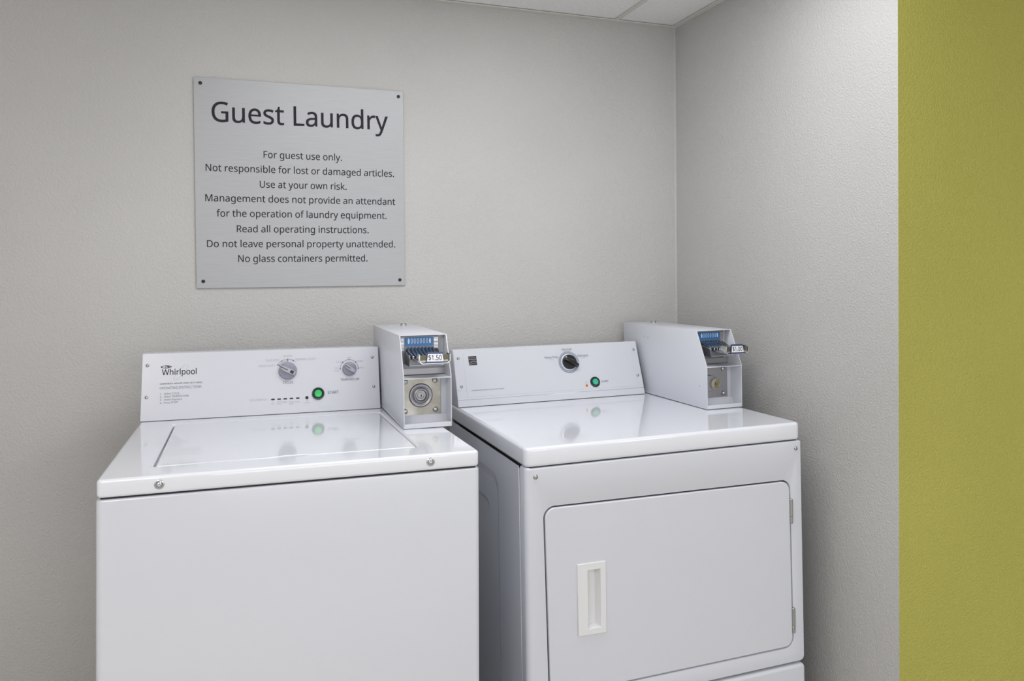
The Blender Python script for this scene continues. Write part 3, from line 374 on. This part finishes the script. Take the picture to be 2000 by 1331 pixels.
for row in rows:
    text('lettering', [(row[0], row[1]+ox, row[2]+ox, row[3]+oz, *row[4:])], ST, M['sign_ink'], sign)

# ------------------------------------------------------------------ washer
h = .9505; TX, TY = .0128, .0183; W_ = .686
wm = empty('washing_machine', (-1.6025-TX*h, -.7396-TY*h, 0), (-TY, TX, .0011),
           'white top-loading coin washing machine with two grey dials, below the wall sign', 'washing machine')
plate('cabinet', [rrect(-.0012, W_+.0012, -.0, .655, (.012, .012, .004, .004))], h-.0348-.03, .004,
      Matrix.Translation((0, 0, h-.0348)), M['enamel'], wm)
for x in (.06, .626):
    for y in (.06, .6): MB().lathe([(.022, .0), (.022, .012), (.01, .014), (.01, .034)], Matrix.Translation((x, y, TX*x+TY*0)), 20).build('foot', M['black_plastic'], wm)
# recess behind the seam
MB().box(.006, W_-.006, .007, .65, h-.040, h-.028).build('seam_liner', M['dark'], wm)
# top: rim with the lid opening, folded down lip
la0, la1, lb0, lb1 = .0815, .5775, .0788, .541
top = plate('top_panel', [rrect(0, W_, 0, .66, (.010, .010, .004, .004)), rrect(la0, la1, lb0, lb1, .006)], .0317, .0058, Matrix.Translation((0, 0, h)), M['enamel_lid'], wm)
MB().box(la0-.004, la1+.004, lb0-.004, lb1+.004, h-.024, h-.012).build('lid_well', M['enamel'], wm)
pts = [(la0+.0042, .0795), (.286, .0795), (.312, .0880), (.346, .0880), (.3715, .0795), (la1-.0042, .0795), (la1-.0042, lb1-.002), (la0+.0042, lb1-.002)]
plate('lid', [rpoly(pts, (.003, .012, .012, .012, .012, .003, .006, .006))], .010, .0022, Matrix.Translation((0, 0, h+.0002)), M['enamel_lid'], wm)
MB().prism([(.0784, -.0030), (.0784, -.0118), (.100, -.0118), (.100, -.0105), (.082, -.0100)], lambda y, z: (.284, y, h+z), lambda y, z: (.374, y, h+z)).build('finger_notch', M['enamel'], wm)
WF = face_T((0, 0, h), (1, 0, 0), (0, 0, 1))
screw(wm, WF, .099, -.0155, .0056, True, 'chrome'); screw(wm, WF, .5855, -.0150, .0056, True, 'chrome')
# control console
cb, ct, chh = .6027, .0359, .1653; L_ = math.hypot(ct, chh)
cons = MB().prism([(cb, 0), (cb+.105, 0), (cb+.105, chh-.006), (cb+.098, chh), (cb+ct, chh)], lambda y, z: (.001, y, h+z), lambda y, z: (.5925, y, h+z)).build('console', M['enamel'], wm, .0035)
CT = face_T((0, cb-.0008, h), (1, 0, 0), (0, ct, chh))
plate('fascia', [rpoly([(.0012, .0012), (.5915, .0012), (.5905, .1682), (.0032, .1682)], (.001, .001, .005, .006))], .002, .0006, CT, M['fascia'], wm)
MB().box(.0025, .591, cb-.0002, cb+.01, h-.0003, h+.0012).build('console_gap', M['dark'], wm)
for x, y in ((.0146, .1388), (.0141, .0596), (.574, .141), (.5755, .061)): screw(wm, CT, x, y, .0042)
text('brand_lettering', [('Whirlpool', .0478, .1285, .1132, .0145, .014)], CT, M['ink'], wm)
mb = MB(); arc_strip(mb, CT, .0575, .1340, .0120, .0012, 0, 360, 28, ry=.0030); arc_strip(mb, CT, .0600, .1338, .0050, .0010, 0, 360, 18, ry=.0026)
dot(mb, CT, .0475, .1337, .0020, .0012); dot(mb, CT, .0685, .1345, .0020, .0012); dot(mb, CT, .0615, .1340, .003, .0015)
mb.build('brand_emblem', M['ink'], wm)
mb = MB()
RT = CT @ Matrix.Translation((.0915, .1195, 0)) @ Matrix.Rotation(math.radians(52), 4, 'Z')
arc_strip(mb, RT, 0, 0, .025, .0006, 25, 175, 24, lift=.00035, ry=.0065); arc_strip(mb, RT, 0, 0, .025, .0006, 195, 345, 24, lift=.00035, ry=.0065)
lab(mb.build('brand_swirl', M['ink_soft'], wm), 'pale grey swirl ring round the brand name')
text('heading_text', [('COMMERCIAL WASHER HEAVY DUTY SERIES', .0438, .1417, .0898, .0036, .012)], CT, M['ink'], wm)
text('instruction_text', [('OPERATING INSTRUCTIONS', .0435, .1403, .0780, .0062, -.002)] +
     [(s, .0443, None, y, .0046) for s, y in (('1.', .0645), ('2.', .0572), ('3.', .0497), ('4.', .0424))] +
     [(s, .0535, x1, y, .0046) for s, x1, y in (('Select CYCLE', .0883, .0645), ('Select TEMPERATURE', .1106, .0573), ('Insert Payment', .0950, .0497), ('Press START', .0862, .0424))], CT, M['ink_grey'], wm)
text('cycle_text', [('HEAVY DUTY', .2778, .3190, .1245, .0055), ('DELICATES', .2960, .3300, .1387, .0055), ('WHITES', .3395, .3625, .1490, .0050),
                    ('NORMAL ECO P', .3715, .4222, .1390, .0055)], CT, M['ink_soft'], wm)
text('dial_caption', [('CYCLES', .3386, .3643, .0782, .0066, .012), ('TEMPERATURE', .4866, .5378, .0798, .0062, .012)], CT, M['ink_grey'], wm)
text('start_caption', [('START', .4525, .4817, .0462, .0078, .016)], CT, M['ink_grey'], wm)
text('status_text', [('CYCLE STATUS', .2565, .2965, .0373, .0045), ('In', .3105, .3147, .0305, .0033), ('Use', .3090, .3165, .0255, .0033), ('Wash', .3225, .3340, .0305, .0033), ('Rinse', .3225, .3340, .0255, .0033),
                     ('Rinse', .3370, .3490, .0295, .0033), ('Final', .3535, .3650, .0290, .0033), ('Spin', .3540, .3640, .0240, .0033), ('Done', .3690, .3800, .0285, .0033),
                     ('Lid', .3955, .4010, .0300, .0033), ('Locked', .3905, .4060, .0250, .0033), ('TAP', .5045, .5170, .1395, .0042), ('COLD', .4775, .4915, .1290, .0042), ('WARM', .5315, .5485, .1292, .0042),
                     ('TAP', .4720, .4815, .1125, .0038), ('COLD', .4705, .4835, .1055, .0038), ('HOT', .5400, .5500, .1110, .0042)], CT, M['ink_soft'], wm)
for x in (.3131, .3284, .3438, .3593, .3752):
    plate('status_light', [rrect(x-.0045, x+.0045, .0375, .0412, .0009, 3)], .0015, .0003, CT @ Matrix.Translation((0, 0, .0006)), M['ink'], wm)
lab(MB().lathe([(.0042, -.0005), (.0042, .0008), (.0028, .0012), (.0026, .0003), (0, .0004)], CT @ Matrix.Translation((.3987, .0394, 0)), 20).build('lock_light', M['ink'], wm), 'round black lid locked light')
mb = MB(); arc_strip(mb, CT, .3510, .1140, .0290, .0009, 48, 152); arc_strip(mb, CT, .3510, .1140, .0248, .0009, 90, 148, 12)
for a, r in ((60, .029), (90, .029), (122, .029), (150, .029), (90, .0248), (148, .0248)): dot(mb, CT, .3510+r*math.cos(math.radians(a)), .1140+r*math.sin(math.radians(a)), .0018, .0018, .0004)
mb.build('dial_scale', M['ink_grey'], wm); mb = MB()
arc_strip(mb, CT, .5114, .1122, .0242, .0009, 0, 180)
for a in (0, 45, 90, 135, 180): dot(mb, CT, .5114+.0242*math.cos(math.radians(a)), .1122+.0242*math.sin(math.radians(a)), .0018, .0018, .0004)
mb.build('dial_scale', M['ink_grey'], wm)
def knob(parent, T, x, y, r, ang, mbody, mgrip, name='dial_knob', slot=True, depth=.018):
    L = T @ Matrix.Translation((x, y, 0))
    prof = [(r*.96, 0), (r, .001), (r, depth*.28), (r*.955, depth*.42), (r*.90, depth*.46), (0, depth*.46)]
    k = MB().lathe(prof, L, 48).build(name, mbody, parent)
    G = L @ Matrix.Rotation(math.radians(ang), 4, 'Z')
    # raised grip bar that tapers towards its rim end
    mb = MB(); z0, z1 = depth*.40, depth
    lo = [(-r*.97, -r*.20), (-r*.55, -r*.30), (r*.45, -r*.34), (r*.95, -r*.22), (r*.95, r*.22), (r*.45, r*.34), (-r*.55, r*.30), (-r*.97, r*.20)]
    mb.prism(lo, lambda a, b: tuple(G @ Vector((a, b, z0))), lambda a, b: tuple(G @ Vector((a*.93, b*.78, z1 - (.003 if abs(a) > r*.6 else 0)))))
    mb.build('grip', mgrip, k, .0010, 2)
    return k, G, z1
kg, G, z = knob(wm, CT, .3508, .1122, .0229, -28, M['knob_grey'], M['knob_grey_light'])
mb = MB().box(-.0215, -.0005, -.0007, .0007, z-.0035, z-.0001, G); mb.build('pointer_line', M['ink'], kg)
mb = MB().box(.0065, .0155, -.0035, .0035, z-.004, z+.0004, G); lab(mb.build('grip_window', M['ink'], kg), 'small dark window in the grip')
kg, G, z = knob(wm, CT, .5114, .1116, .0186, -34, M['knob_grey'], M['knob_grey_light'], depth=.015)
MB().box(-.016, .0015, -.0006, .0006, z-.0035, z-.0001+.0004, G).build('pointer_line', M['ink'], kg)
def button(parent, T, x, y, r, m, label):
    L = T @ Matrix.Translation((x, y, 0))
    b = MB().lathe([(r, 0), (r, .002), (r*.93, .0038), (r*.78, .0042), (r*.68, .0030), (r*.66, .0018), (0, .0018)], L, 40).build('start_button', M['black_plastic'], parent)
    lab(b, label)
    MB().lathe([(r*.62, .001), (r*.60, .0042), (r*.52, .0056), (r*.2, .0062), (0, .0063)], L, 32).build('button_cap', m, b)
    return b
button(wm, CT, .4277, .0488, .0162, M['green_lamp'], 'round bright green start button with a black rim')

# ------------------------------------------------------------------ dryer
h = .914; TX, TY = -.0038, .0092; W_ = .737
dr = empty('clothes_dryer', (-.7858-TX*h, -.6496-TY*h, 0), (-TY, TX, -.0034),
           'white front-door coin dryer with one black dial, right of the washer', 'clothes dryer')
DF = face_T((0, 0, h), (1, 0, 0), (0, 0, 1))
# carcass behind the skins
MB().box(.020, W_-.020, .040, .64, .03, h-.052).build('carcass', M['seam'], dr)
for x in (.06, .68):
    for y in (.08, .58): MB().lathe([(.022, .0), (.022, .012), (.01, .014), (.01, .034)], Matrix.Translation((x, y, 0)), 20).build('foot', M['black_plastic'], dr)
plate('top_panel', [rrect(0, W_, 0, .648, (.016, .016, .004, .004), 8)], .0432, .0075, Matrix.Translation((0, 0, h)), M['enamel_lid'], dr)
MB().box(.008, W_-.008, .010, .63, h-.050, h-.040).build('seam_liner', M['dark'], dr)
# front panel: a bent sheet with the door opening
ft, fb = -.0455, -.598
door = [(.0445, -.1362), (.6990, -.1437), (.7035, -.5556), (.0515, -.5550)]
def grow(q, g): return [(q[0][0]-g, q[0][1]+g), (q[1][0]+g, q[1][1]+g), (q[2][0]+g, q[2][1]-g), (q[3][0]-g, q[3][1]-g)]
hole = rpoly(grow(door, .0046), (.026, .026, .026, .026), 8)
def front_skin():
    """one bent sheet: door opening in the middle, edges rolled back, the left corner with a large radius"""
    bm = bmesh.new(); RL, RS = .0125, .0035
    inner = rpoly([(.0125, ft-RS), (.7330, ft-RS), (.7358, fb+RS), (.0105, fb+RS)][::-1], (.002, .010, .001, .001), 5)
    hb = []; N = len(inner)
    for k in range(N):
        a, b = Vector(inner[k-1]), Vector(inner[(k+1) % N]); d = (b-a).normalized(); n = Vector((d.y, -d.x))
        hb.append(n)
    cen = Vector((.37, -.32))
    if sum((Vector(p)-cen).dot(n) for p, n in zip(inner, hb)) < 0: hb = [-n for n in hb]
    vin = [bm.verts.new((p[0], 0, h+p[1])) for p in inner]
    vho = [bm.verts.new((p[0], .0, h+p[1])) for p in hole]
    es = [bm.edges.new((L[k], L[(k+1) % len(L)])) for L in (vin, vho) for k in range(len(L))]
    bmesh.ops.triangle_fill(bm, use_beauty=True, use_dissolve=False, edges=es)
    prev = vin
    for t in [math.pi/2*q/6 for q in range(1, 7)]+[None]:
        cur = []
        for p, n in zip(inner, hb):
            wl = max(0, -n.x)**2; r = RS+(RL-RS)*wl; tt = math.pi/2 if t is None else t
            y = r*(1-math.cos(tt)) if t is not None else .0340
            cur.append(bm.verts.new((p[0]+n.x*r*math.sin(tt), y, h+p[1]+n.y*r*math.sin(tt))))
        for k in range(N): bm.faces.new([prev[k], prev[(k+1) % N], cur[(k+1) % N], cur[k]])
        prev = cur
    hc = Vector((sum(p[0] for p in hole)/len(hole), sum(p[1] for p in hole)/len(hole))); prev = vho
    for g, y in ((.0006, .0003), (.0011, .0012), (.0012, .012)):
        cur = [bm.verts.new((p[0]-(p[0]-hc.x)*g/.33, y, h+p[1]-(p[1]-hc.y)*g/.21)) for p in hole]
        n_ = len(hole)
        for k in range(n_): bm.faces.new([prev[k], cur[k], cur[(k+1) % n_], prev[(k+1) % n_]])
        prev = cur
    bmesh.ops.recalc_face_normals(bm, faces=bm.faces[:])
    if sum(f.normal.y*f.calc_area() for f in bm.faces if abs(f.calc_center_median().y) < 1e-5) > 0: bmesh.ops.reverse_faces(bm, faces=bm.faces[:])
    me = bpy.data.meshes.new('front_panel'); bm.to_mesh(me); bm.free()
    return finish(me, 'front_panel', M['enamel'], dr, 50)
front = front_skin()
MB().box(.02, .72, .0125, .02, h-.59, h-.1).build('door_cavity', M['dark'], dr)
hx0, hx1, hz0, hz1 = .1438, .1752, -.4172, -.2860
dplate = plate('door', [rpoly(door, .023, 8), rrect(hx0, hx1, hz0, hz1, .002, 2)], .012, .0028, DF @ Matrix.Translation((0, 0, .0015)), M['enamel'], dr)
hd = plate('handle', [rpoly([(.1190, -.4305), (.1890, -.4325), (.1895, -.2700), (.1190, -.2690)], .002, 3), rrect(hx0, hx1, hz0, hz1, .001, 2)], .0045, .0014, DF @ Matrix.Translation((0, 0, .0050)), M['handle'], dplate)
mb = MB(); D3 = lambda x, z, d: mb.bm.verts.new((x, d, h+z))
fr = [D3(hx0, hz0, -.003), D3(hx1, hz0, -.003), D3(hx1, hz1, -.003), D3(hx0, hz1, -.003)]
bk = [D3(hx0+.0005, hz0+.004, .0112), D3(hx1-.007, hz0+.004, .0112), D3(hx1-.007, hz1-.002, .0112), D3(hx0+.0005, hz1-.002, .0112)]
for i in range(4): mb.bm.faces.new([fr[i], fr[(i+1) % 4], bk[(i+1) % 4], bk[i]])
mb.bm.faces.new(bk)
mb.build('handle_cup', M['handle'], dplate, sharp=20)
for z0, z1, x in ((-.2490, -.1880, .7022), (-.5225, -.4600, .7050)):
    hg = None
    for a, b, rr in ((z0, z0+.017, .0042), (z0+.0178, z1, .0044)):
        L = Matrix.Translation((x, -.0022, h+a)); l = b-a
        k = MB().lathe([(0, 0), (rr*.8, 0), (rr, .0008), (rr, l-.0008), (rr*.8, l), (0, l)], L, 20)
        if hg is None: hg = k.build('hinge', M['screw'], dr)
        else: k.build('hinge_knuckle', M['screw'], hg)
    MB().box(x-.0052, x-.0015, -.0012, .004, h+z0, h+z1).build('hinge_leaf', M['dark'], hg)
screw(dr, DF, .0242, -.0645, .0056); screw(dr, DF, .7204, -.0640, .0052)
# kick panel under the front
plate('kick_panel', [rrect(-.003, .7395, -.875, -.6035, (.008, .008, .012, .012))], .03, .008, DF @ Matrix.Translation((0, 0, .003)), M['enamel'], dr)
# side panels with stamped relief
def side_panel(x, sgn):
    def V(b, c, d): return (x - sgn*d, b, h+c)       # d = depth pressed inwards
    mb = MB()
    rings = []
    rings.append((rrect(.0362, .645, -.88, -.0463, .001, 8), 0))
    rings.append((rrect(.185, .600, -.80, -.1020, .045, 8), 0))
    rings.append((rrect(.205, .580, -.78, -.1220, .040, 8), .0040))
    rings.append((rrect(.262, .523, -.74, -.1850, .045, 8), .0042))
    rings.append((rrect(.275, .510, -.73, -.1980, .040, 8), .0085))
    prev = None
    for pts_, d in rings:
        cur = [mb.bm.verts.new(V(b, c, d)) for b, c in pts_]
        if prev:
            n = len(cur)
            for i in range(n): mb.bm.faces.new([prev[i], prev[(i+1) % n], cur[(i+1) % n], cur[i]])
        prev = cur
    mb.bm.faces.new(prev)
    return mb.build('side_panel', M['enamel'], dr, sharp=6)
side_panel(-.0008, -1); side_panel(W_+.001, 1)
MB().box(-.0024, .0, .0352, .0385, h-.60, h-.050).build('corner_flange', M['enamel'], dr, .0008, 2)
# console
cb, ct, chh = .5617, .0581, .1621; L_ = math.hypot(ct, chh)
MB().prism([(cb, 0), (cb+.125, 0), (cb+.125, chh-.02), (cb+.085, chh), (cb+ct, chh)], lambda y, z: (.0046, y, h+z), lambda y, z: (.6125, y, h+z)).build('console', M['enamel'], dr, .002)
DT = face_T((0, cb-.001, h), (1, 0, 0), (0, ct, chh))
plate('fascia', [rpoly([(.0050, .0218), (.6120, .0218), (.6115, .1725), (.0062, .1725)], (.001, .001, .003, .003))], .0025, .0007, DT @ Matrix.Translation((0, 0, .0006)), M['fascia'], dr)
plate('lower_rail', [rrect(.0050, .6120, .0015, .0205, .001, 2)], .002, .0007, DT, M['fascia'], dr)
plate('printed_panel', [rrect(.0345, .5895, .0285, .1640, .007, 5)], .0022, .0008, DT @ Matrix.Translation((0, 0, .0011)), M['fascia'], dr)
MB().box(.006, .611, cb-.0004, cb+.01, h-.0003, h+.0014).build('console_gap', M['dark'], dr)
P = DT @ Matrix.Translation((0, 0, .0012))
for x, y in ((.0195, .1455), (.0202, .0611), (.5985, .1447), (.5975, .0612)): screw(dr, P, x, y, .0042)
mb = MB().lathe([(.0008, -.0004), (.001, .0004), (0, .0006)], P @ Matrix.Translation((.0105, .050, 0)), 8); mb.build('pin_hole', M['ink'], dr)
# square emblem: dark block with light sweeping bands
bx0, bx1, by0, by1 = .0500, .0750, .1228, .1503
mb = MB().box(bx0, bx1, by0, by1, 0, .0004, P); em = lab(mb.build('brand_emblem', M['ink'], dr), 'dark square emblem crossed by pale curved bands')
mb = MB(); mb.box(bx0-.0002, bx1+.0002, .1402, .1418, .0004, .0006, P)
def band(f0, f1, n=12):
    for k in range(n):
        xa = bx0+(bx1-bx0)*k/n; xb = bx0+(bx1-bx0)*(k+1)/n; q = lambda x, y: mb.bm.verts.new(P @ Vector((x, y, .0006)))
        mb.bm.faces.new([q(xa, f0((xa-bx0)/.025)), q(xb, f0((xb-bx0)/.025)), q(xb, f1((xb-bx0)/.025)), q(xa, f1((xa-bx0)/.025))])
band(lambda t: .1263+.0085*math.sin(math.pi*min(1, t*1.1)*.75), lambda t: .1280+.0085*math.sin(math.pi*min(1, t*1.1)*.75))
band(lambda t: .1240+.0045*math.sin(math.pi*t*.7), lambda t: .1250+.0045*math.sin(math.pi*t*.7))
band(lambda t: .1450, lambda t: .1458)
mb.build('emblem_band', M['ink_soft'], em)
text('model_text', [('Commercial Heavy Duty Dryer Series', .0497, .1492, .0462, .0034, .006)], P, M['ink_grey'], dr)
text('cycle_text', [('Normal', .3526, .3836, .1532, .0068, .006), ('Heavy Duty', .2911, .3360, .1310, .0066, .006), ('Delicates', .4010, .4374, .1312, .0066, .006)], P, M['ink_grey'], dr)
text('cycle_small_text', [('PERM PRESS', .3560, .3790, .1492, .0026), ('COTTONS', .3036, .3205, .1252, .0026), ('LOW HEAT', .4102, .4275, .1258, .0026)], P, M['ink_soft'], dr)
text('start_caption', [('START', .4680, .4925, .0455, .0064, .006)], P, M['ink_grey'], dr)
text('indicator_text', [('IN', .4135, .4180, .0505, .0030), ('USE', .4115, .4200, .0460, .0030)], P, M['ink_soft'], dr)
L = P @ Matrix.Translation((.3687, .1158, 0))
dk = lab(MB().lathe([(.0334, -.0005), (.0334, .0022), (.0322, .0032), (.0282, .0034), (.0268, .0026), (.0266, .0010), (0, .0010)], L, 64).build('dial_ring', M['dial'], dr), 'blue-grey ring round the black dial')
lab(MB().lathe([(.0266, .0006), (.0262, .0030), (.0240, .0036), (.0, .0036)], L, 48).build('dial_rim', M['enamel_lid'], dk), 'bright white inner rim')
kg, G, z = knob(dr, P, .3690, .1152, .0232, -30, M['knob_black'], M['knob_black'], depth=.024)
MB().box(-.0215, .001, .0030, .0046, z-.006, z-.0022, G).build('pointer_line', M['label'], kg)
MB().prism([(.017, -.0065), (.0295, -.0048), (.0295, .0048), (.017, .0065)], lambda a, b: tuple(G @ Vector((a, b, .006))), lambda a, b: tuple(G @ Vector((a, b, .015)))).build('pointer_tip', M['knob_black'], kg, .0008, 2)
button(dr, P, .4464, .0490, .0162, M['teal_lamp'], 'round teal green start button with a wide black rim')
am = lab(MB().lathe([(.0052, -.0004), (.0052, .0005), (.0040, .0007), (0, .0007)], P @ Matrix.Translation((.4162, .0395, 0)), 20).build('indicator_light', M['amber_ring'], dr), 'small amber indicator light')
MB().lathe([(.0036, .0004), (.0034, .0016), (.0018, .0024), (0, .0026)], P @ Matrix.Translation((.4162, .0395, 0)), 16).build('indicator_lens', M['amber'], am)

# ------------------------------------------------------------------ coin meters
BW, BK, BH, BKD, BD = .1145, .1179, .2139, .048, .482
def meter(loc, rot, label, price, variant):
    t = empty('coin_meter', loc, rot, label, 'coin box', 'coin meters on the machines')
    th = .0022
    prof = [(0, 0), (BD, 0), (BD, BH), (BKD, BH), (0, BK)]
    pr = [(BKD, BH), (0, BK), (0, 0), (BD, 0), (BD, BH)]
    for x0 in (0, BW-th):
        o = MB().prism(prof, lambda y, z: (x0, y, z), lambda y, z: (x0+th, y, z)).build('side_plate', M['powder'], t, .0006, 2)
    MB().box(th*.6, BW-th*.6, BKD+.001, BD, BH-th, BH).build('top_plate', M['powder'], t, .0006, 2)
    MB().box(th, BW-th, BD-th, BD, .002, BH-th).build('rear_plate', M['powder'], t)
    MB().box(-.0008, BW+.0004, .0015, BD, .0, .0014).build('base_gasket', M['powder'], t, .0005, 1)
    # front lip and floor of the lower bay, shelf between the bays
    MB().box(th, BW-th, 0, .0022, .0, .0108).box(th, BW-th, .0022, .052, .0, .0022).build('front_lip', M['powder'], t, .0004, 1)
    MB().prism([(.050, .002), (.050, .0225), (.0475, .0225), (.034, .002)], lambda y, z: (th, y, z), lambda y, z: (BW-th, y, z)).build('bay_sill', M['powder'], t)
    MB().box(th, BW-th, .0006, .062, BK-.0035, BK-.0012).build('shelf', M['powder'], t, .0004, 1)
    # inner return flange on the right of both bays
    MB().box(BW-.0155, BW-th, .0505, .053, .002, BK-.004).box(BW-.0155, BW-th, .075, .078, BK, BH-.004).build('inner_flange', M['powder'], t)
    MB().box(th, BW-th, .088, .09, .002, BH-.003).build('inner_wall', M['seam'], t)
    # lower bay: lock plate
    LT = face_T((0, .0475, 0), (1, 0, 0), (0, 0, 1))
    lp = plate('lock_plate', [rrect(th+.0008, BW-.0155, .0215, BK-.005, .001, 2)], .003, .0004, LT, M['zinc'] if variant == 1 else M['steel'], t)
    for x, z in ((.0125, .1035), (.0845, .1035), (.0855, .0335), (.0115, .0325)):
        MB().lathe([(.0066, -.001), (.0066, .0022), (.0056, .0042), (.0030, .0056), (0, .0060)], LT @ Matrix.Translation((x, z, 0)), 24).build('bolt', M['screw'], lp)
    if variant == 1:
        LL = LT @ Matrix.Translation((.0500, .0690, 0))
        MB().lathe([(.0295, -.001), (.0285, .0008), (.0265, .0032), (.0245, .0036), (.0225, .0018), (.0205, .0012), (.0190, .0030), (.0165, .0052), (.0140, .0058), (.0125, .0040), (.0118, .0006), (0, .0006)], LL, 56).build('lock_boss', M['steel'], lp, sharp=60)
    else:
        LL = LT @ Matrix.Translation((.0490, .0640, 0))
        plate('lock_boss', [rpoly([(.004, .042), (.040, .042), (.054, .049), (.062, .056), (.062, .074), (.054, .082), (.040, .088), (.004, .088)], (.001, .005, .004, .004, .004, .004, .005, .001))], .012, .002, LT @ Matrix.Translation((0, 0, .0115)), M['steel'], lp)
        LL = LT @ Matrix.Translation((.0490, .0640, .0118))
        MB().lathe([(.0168, -.001), (.0168, .004), (.0152, .0062), (.0136, .0062), (.0132, .002)], LL, 40).build('lock_collar', M['chrome'], lp)
    lk = MB().lathe([(.0085 if variant == 1 else .0134, -.002), (.0085 if variant == 1 else .0134, .004), (.0062, .0048), (.0060, .0040), (.0052, .0040), (.0050, .0048), (.0016, .0050), (.0013, .0030), (0, .0028)], LL, 28).build('lock_cylinder', M['brass'] if variant == 2 else M['steel'], t)
    MB().box(-.0009, .0009, -.0038, .0038, .0046, .0056, LL).build('keyhole', M['ink'], lk)
    # upper bay: mechanism face with ribbed edges
    UT = face_T((0, .0620, 0), (1, 0, 0), (0, 0, 1))
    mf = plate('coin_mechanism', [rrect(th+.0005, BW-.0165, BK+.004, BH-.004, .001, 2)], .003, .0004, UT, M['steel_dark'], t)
    MB().box(th, BW-th, .0600, .0635, BK, BK+.014).build('mechanism_foot', M['steel'], mf)
    for x0, x1 in ((.0062, .0130), (.0860, .0965)):
        for i in range(9): MB().box(x0, x1, 0, .0015, 0, .0017, UT @ Matrix.Translation((0, .176+i*.0034, 0))).build('edge_rib', M['chrome'], mf)
    px0, px1, pz0, pz1 = .0160, .0840, .1865, .2075
    bp = plate('coin_plaque', [rrect(px0, px1, pz0, pz1, .0015, 3)], .003, .0004, UT @ Matrix.Translation((0, 0, .0022)), M['blue'], mf)
    ic = MB()
    for i in range(8):
        x = px0+.0085+i*.0074
        arc_strip(ic, UT, x, .1985, .0018, .0011, 0, 360, 16, .0026, ry=.0058) if 0 < i < 7 else dot(ic, UT, x, .1985, .0024, .0066, .0026)
    ic.build('plaque_marks', M['white_ink'], bp)
    # slide: channel, eight coin fingers, chute, handle loop with price plate
    SY = .1440
    cs = MB().box(.0140, .0985, .004, .066, SY, SY+.0028).box(.0140, .0168, .000, .066, SY, .1700).box(.0955, .0985, .004, .066, SY, .1700)
    cs.prism([(.0, SY), (.045, SY), (.045, .1745), (.0, .1640)], lambda y, z: (.0140, y, z), lambda y, z: (.0172, y, z))
    cs = cs.build('coin_slide', M['steel'] if variant == 1 else M['chrome'], t, .0004, 1)
    for i in range(8):
        x = .0205+i*.0086
        MB().prism([(.060, .166), (.060, .1835), (.052, .1800), (.030, .1735), (-.008, .1690), (-.008, .162), (.03, .162)], lambda y, z: (x, y, z), lambda y, z: (x+.0042, y, z)).build('coin_finger', M['chrome'], cs, .0006, 1)
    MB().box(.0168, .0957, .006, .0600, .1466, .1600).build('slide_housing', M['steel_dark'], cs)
    MB().prism([(.0595, .160), (.0595, .180), (.050, .1765), (.030, .1700), (.004, .1655), (.004, .160)], lambda y, z: (.0185, y, z), lambda y, z: (.0945, y, z)).build('finger_gap_shade', M['dark'], cs)  # added dark block, painted shade between the coin fingers
    MB().prism([(.0245, .1580), (.0955, .1580), (.0955, .1620), (.0245, .1620)], lambda x, z: (x, -.048, z), lambda x, z: (x, .060, z)).build('slide_tongue', M['steel'], cs, .0006, 1)
    # bent handle tray around the tongue
    ol = [(.0270, .1765), (.0270, .1585), (.0330, .1535), (.0940, .1535), (.1000, .1585), (.1000, .1745), (.0978, .1765), (.0978, .1605), (.0920, .1562), (.0350, .1562), (.0292, .1605), (.0292, .1765)]
    hl = MB().prism(ol, lambda x, z: (x, -.052, z), lambda x, z: (x, -.020, z)).build('slide_handle', M['chrome'], cs, .0005, 2)
    MB().box(.0292, .0978, -.0465, -.0445, .1560, .1740).build('handle_back', M['olive'], cs)
    PT = face_T((.0645, -.0505, .1690), (1, 0, -.02), (0, .10, 1))
    pc = plate('price_plate', [rpoly([(-.0215, -.0140), (.0215, -.0140), (.0175, .0125), (-.0175, .0125)], .0015, 3)], .0045, .0007, PT, M['navy'], cs)
    MB().prism([(-.0195, -.0095), (.0195, -.0095), (.0165, .0075), (-.0165, .0075)], lambda x, y: tuple(PT @ Vector((x, y, -.001))), lambda x, y: tuple(PT @ Vector((x, y, .0004)))).build('price_label', M['label'], pc)
    lp = text('price_text', [(price, -.0158, .0148, -.0062, .0112, .012)], PT, M['ink'], cs, lift=.0007)
    # small lock on top
    KT = Matrix.Translation((.077, .420, BH))
    k = MB().lathe([(.0095, -.001), (.0095, .0045), (.0080, .0065), (.0055, .0065), (.0050, .0040), (0, .0040)], KT, 28).build('top_lock', M['chrome'], t)
    MB().box(-.0008, .0008, -.0035, .0035, .0040, .0048, KT).build('keyhole', M['ink'], k)
    if variant == 1:
        for x in (.006, .108): MB().lathe([(.0022, -.0005), (.0022, .0004), (0, .0006)], Matrix.Translation((x, BKD+.006, BH)), 12).build('corner_rivet', M['screw'], t)
    else:
        FT = face_T((0, 0, 0), (0, -1, 0), (0, 0, 1))
        for y, z in ((.345, .178), (.322, .176), (.036, .060)): MB().lathe([(.0016, -.0003), (.0014, .0003), (0, .0004)], FT @ Matrix.Translation((-y, z, 0)), 8).build('chip', M['ink_grey'], t)
    return t
meter((-1.0141, -.4635, .9384), (-.0073, .0024, -.0215), 'white steel coin box on the washer, coin slide priced $1.50', '$1.50', 1)
meter((-.1606, -.4129, .9157), (-.0072, -.0064, -.0043), 'white steel coin box on the dryer, coin slide priced $1.00', '$1.00', 2)
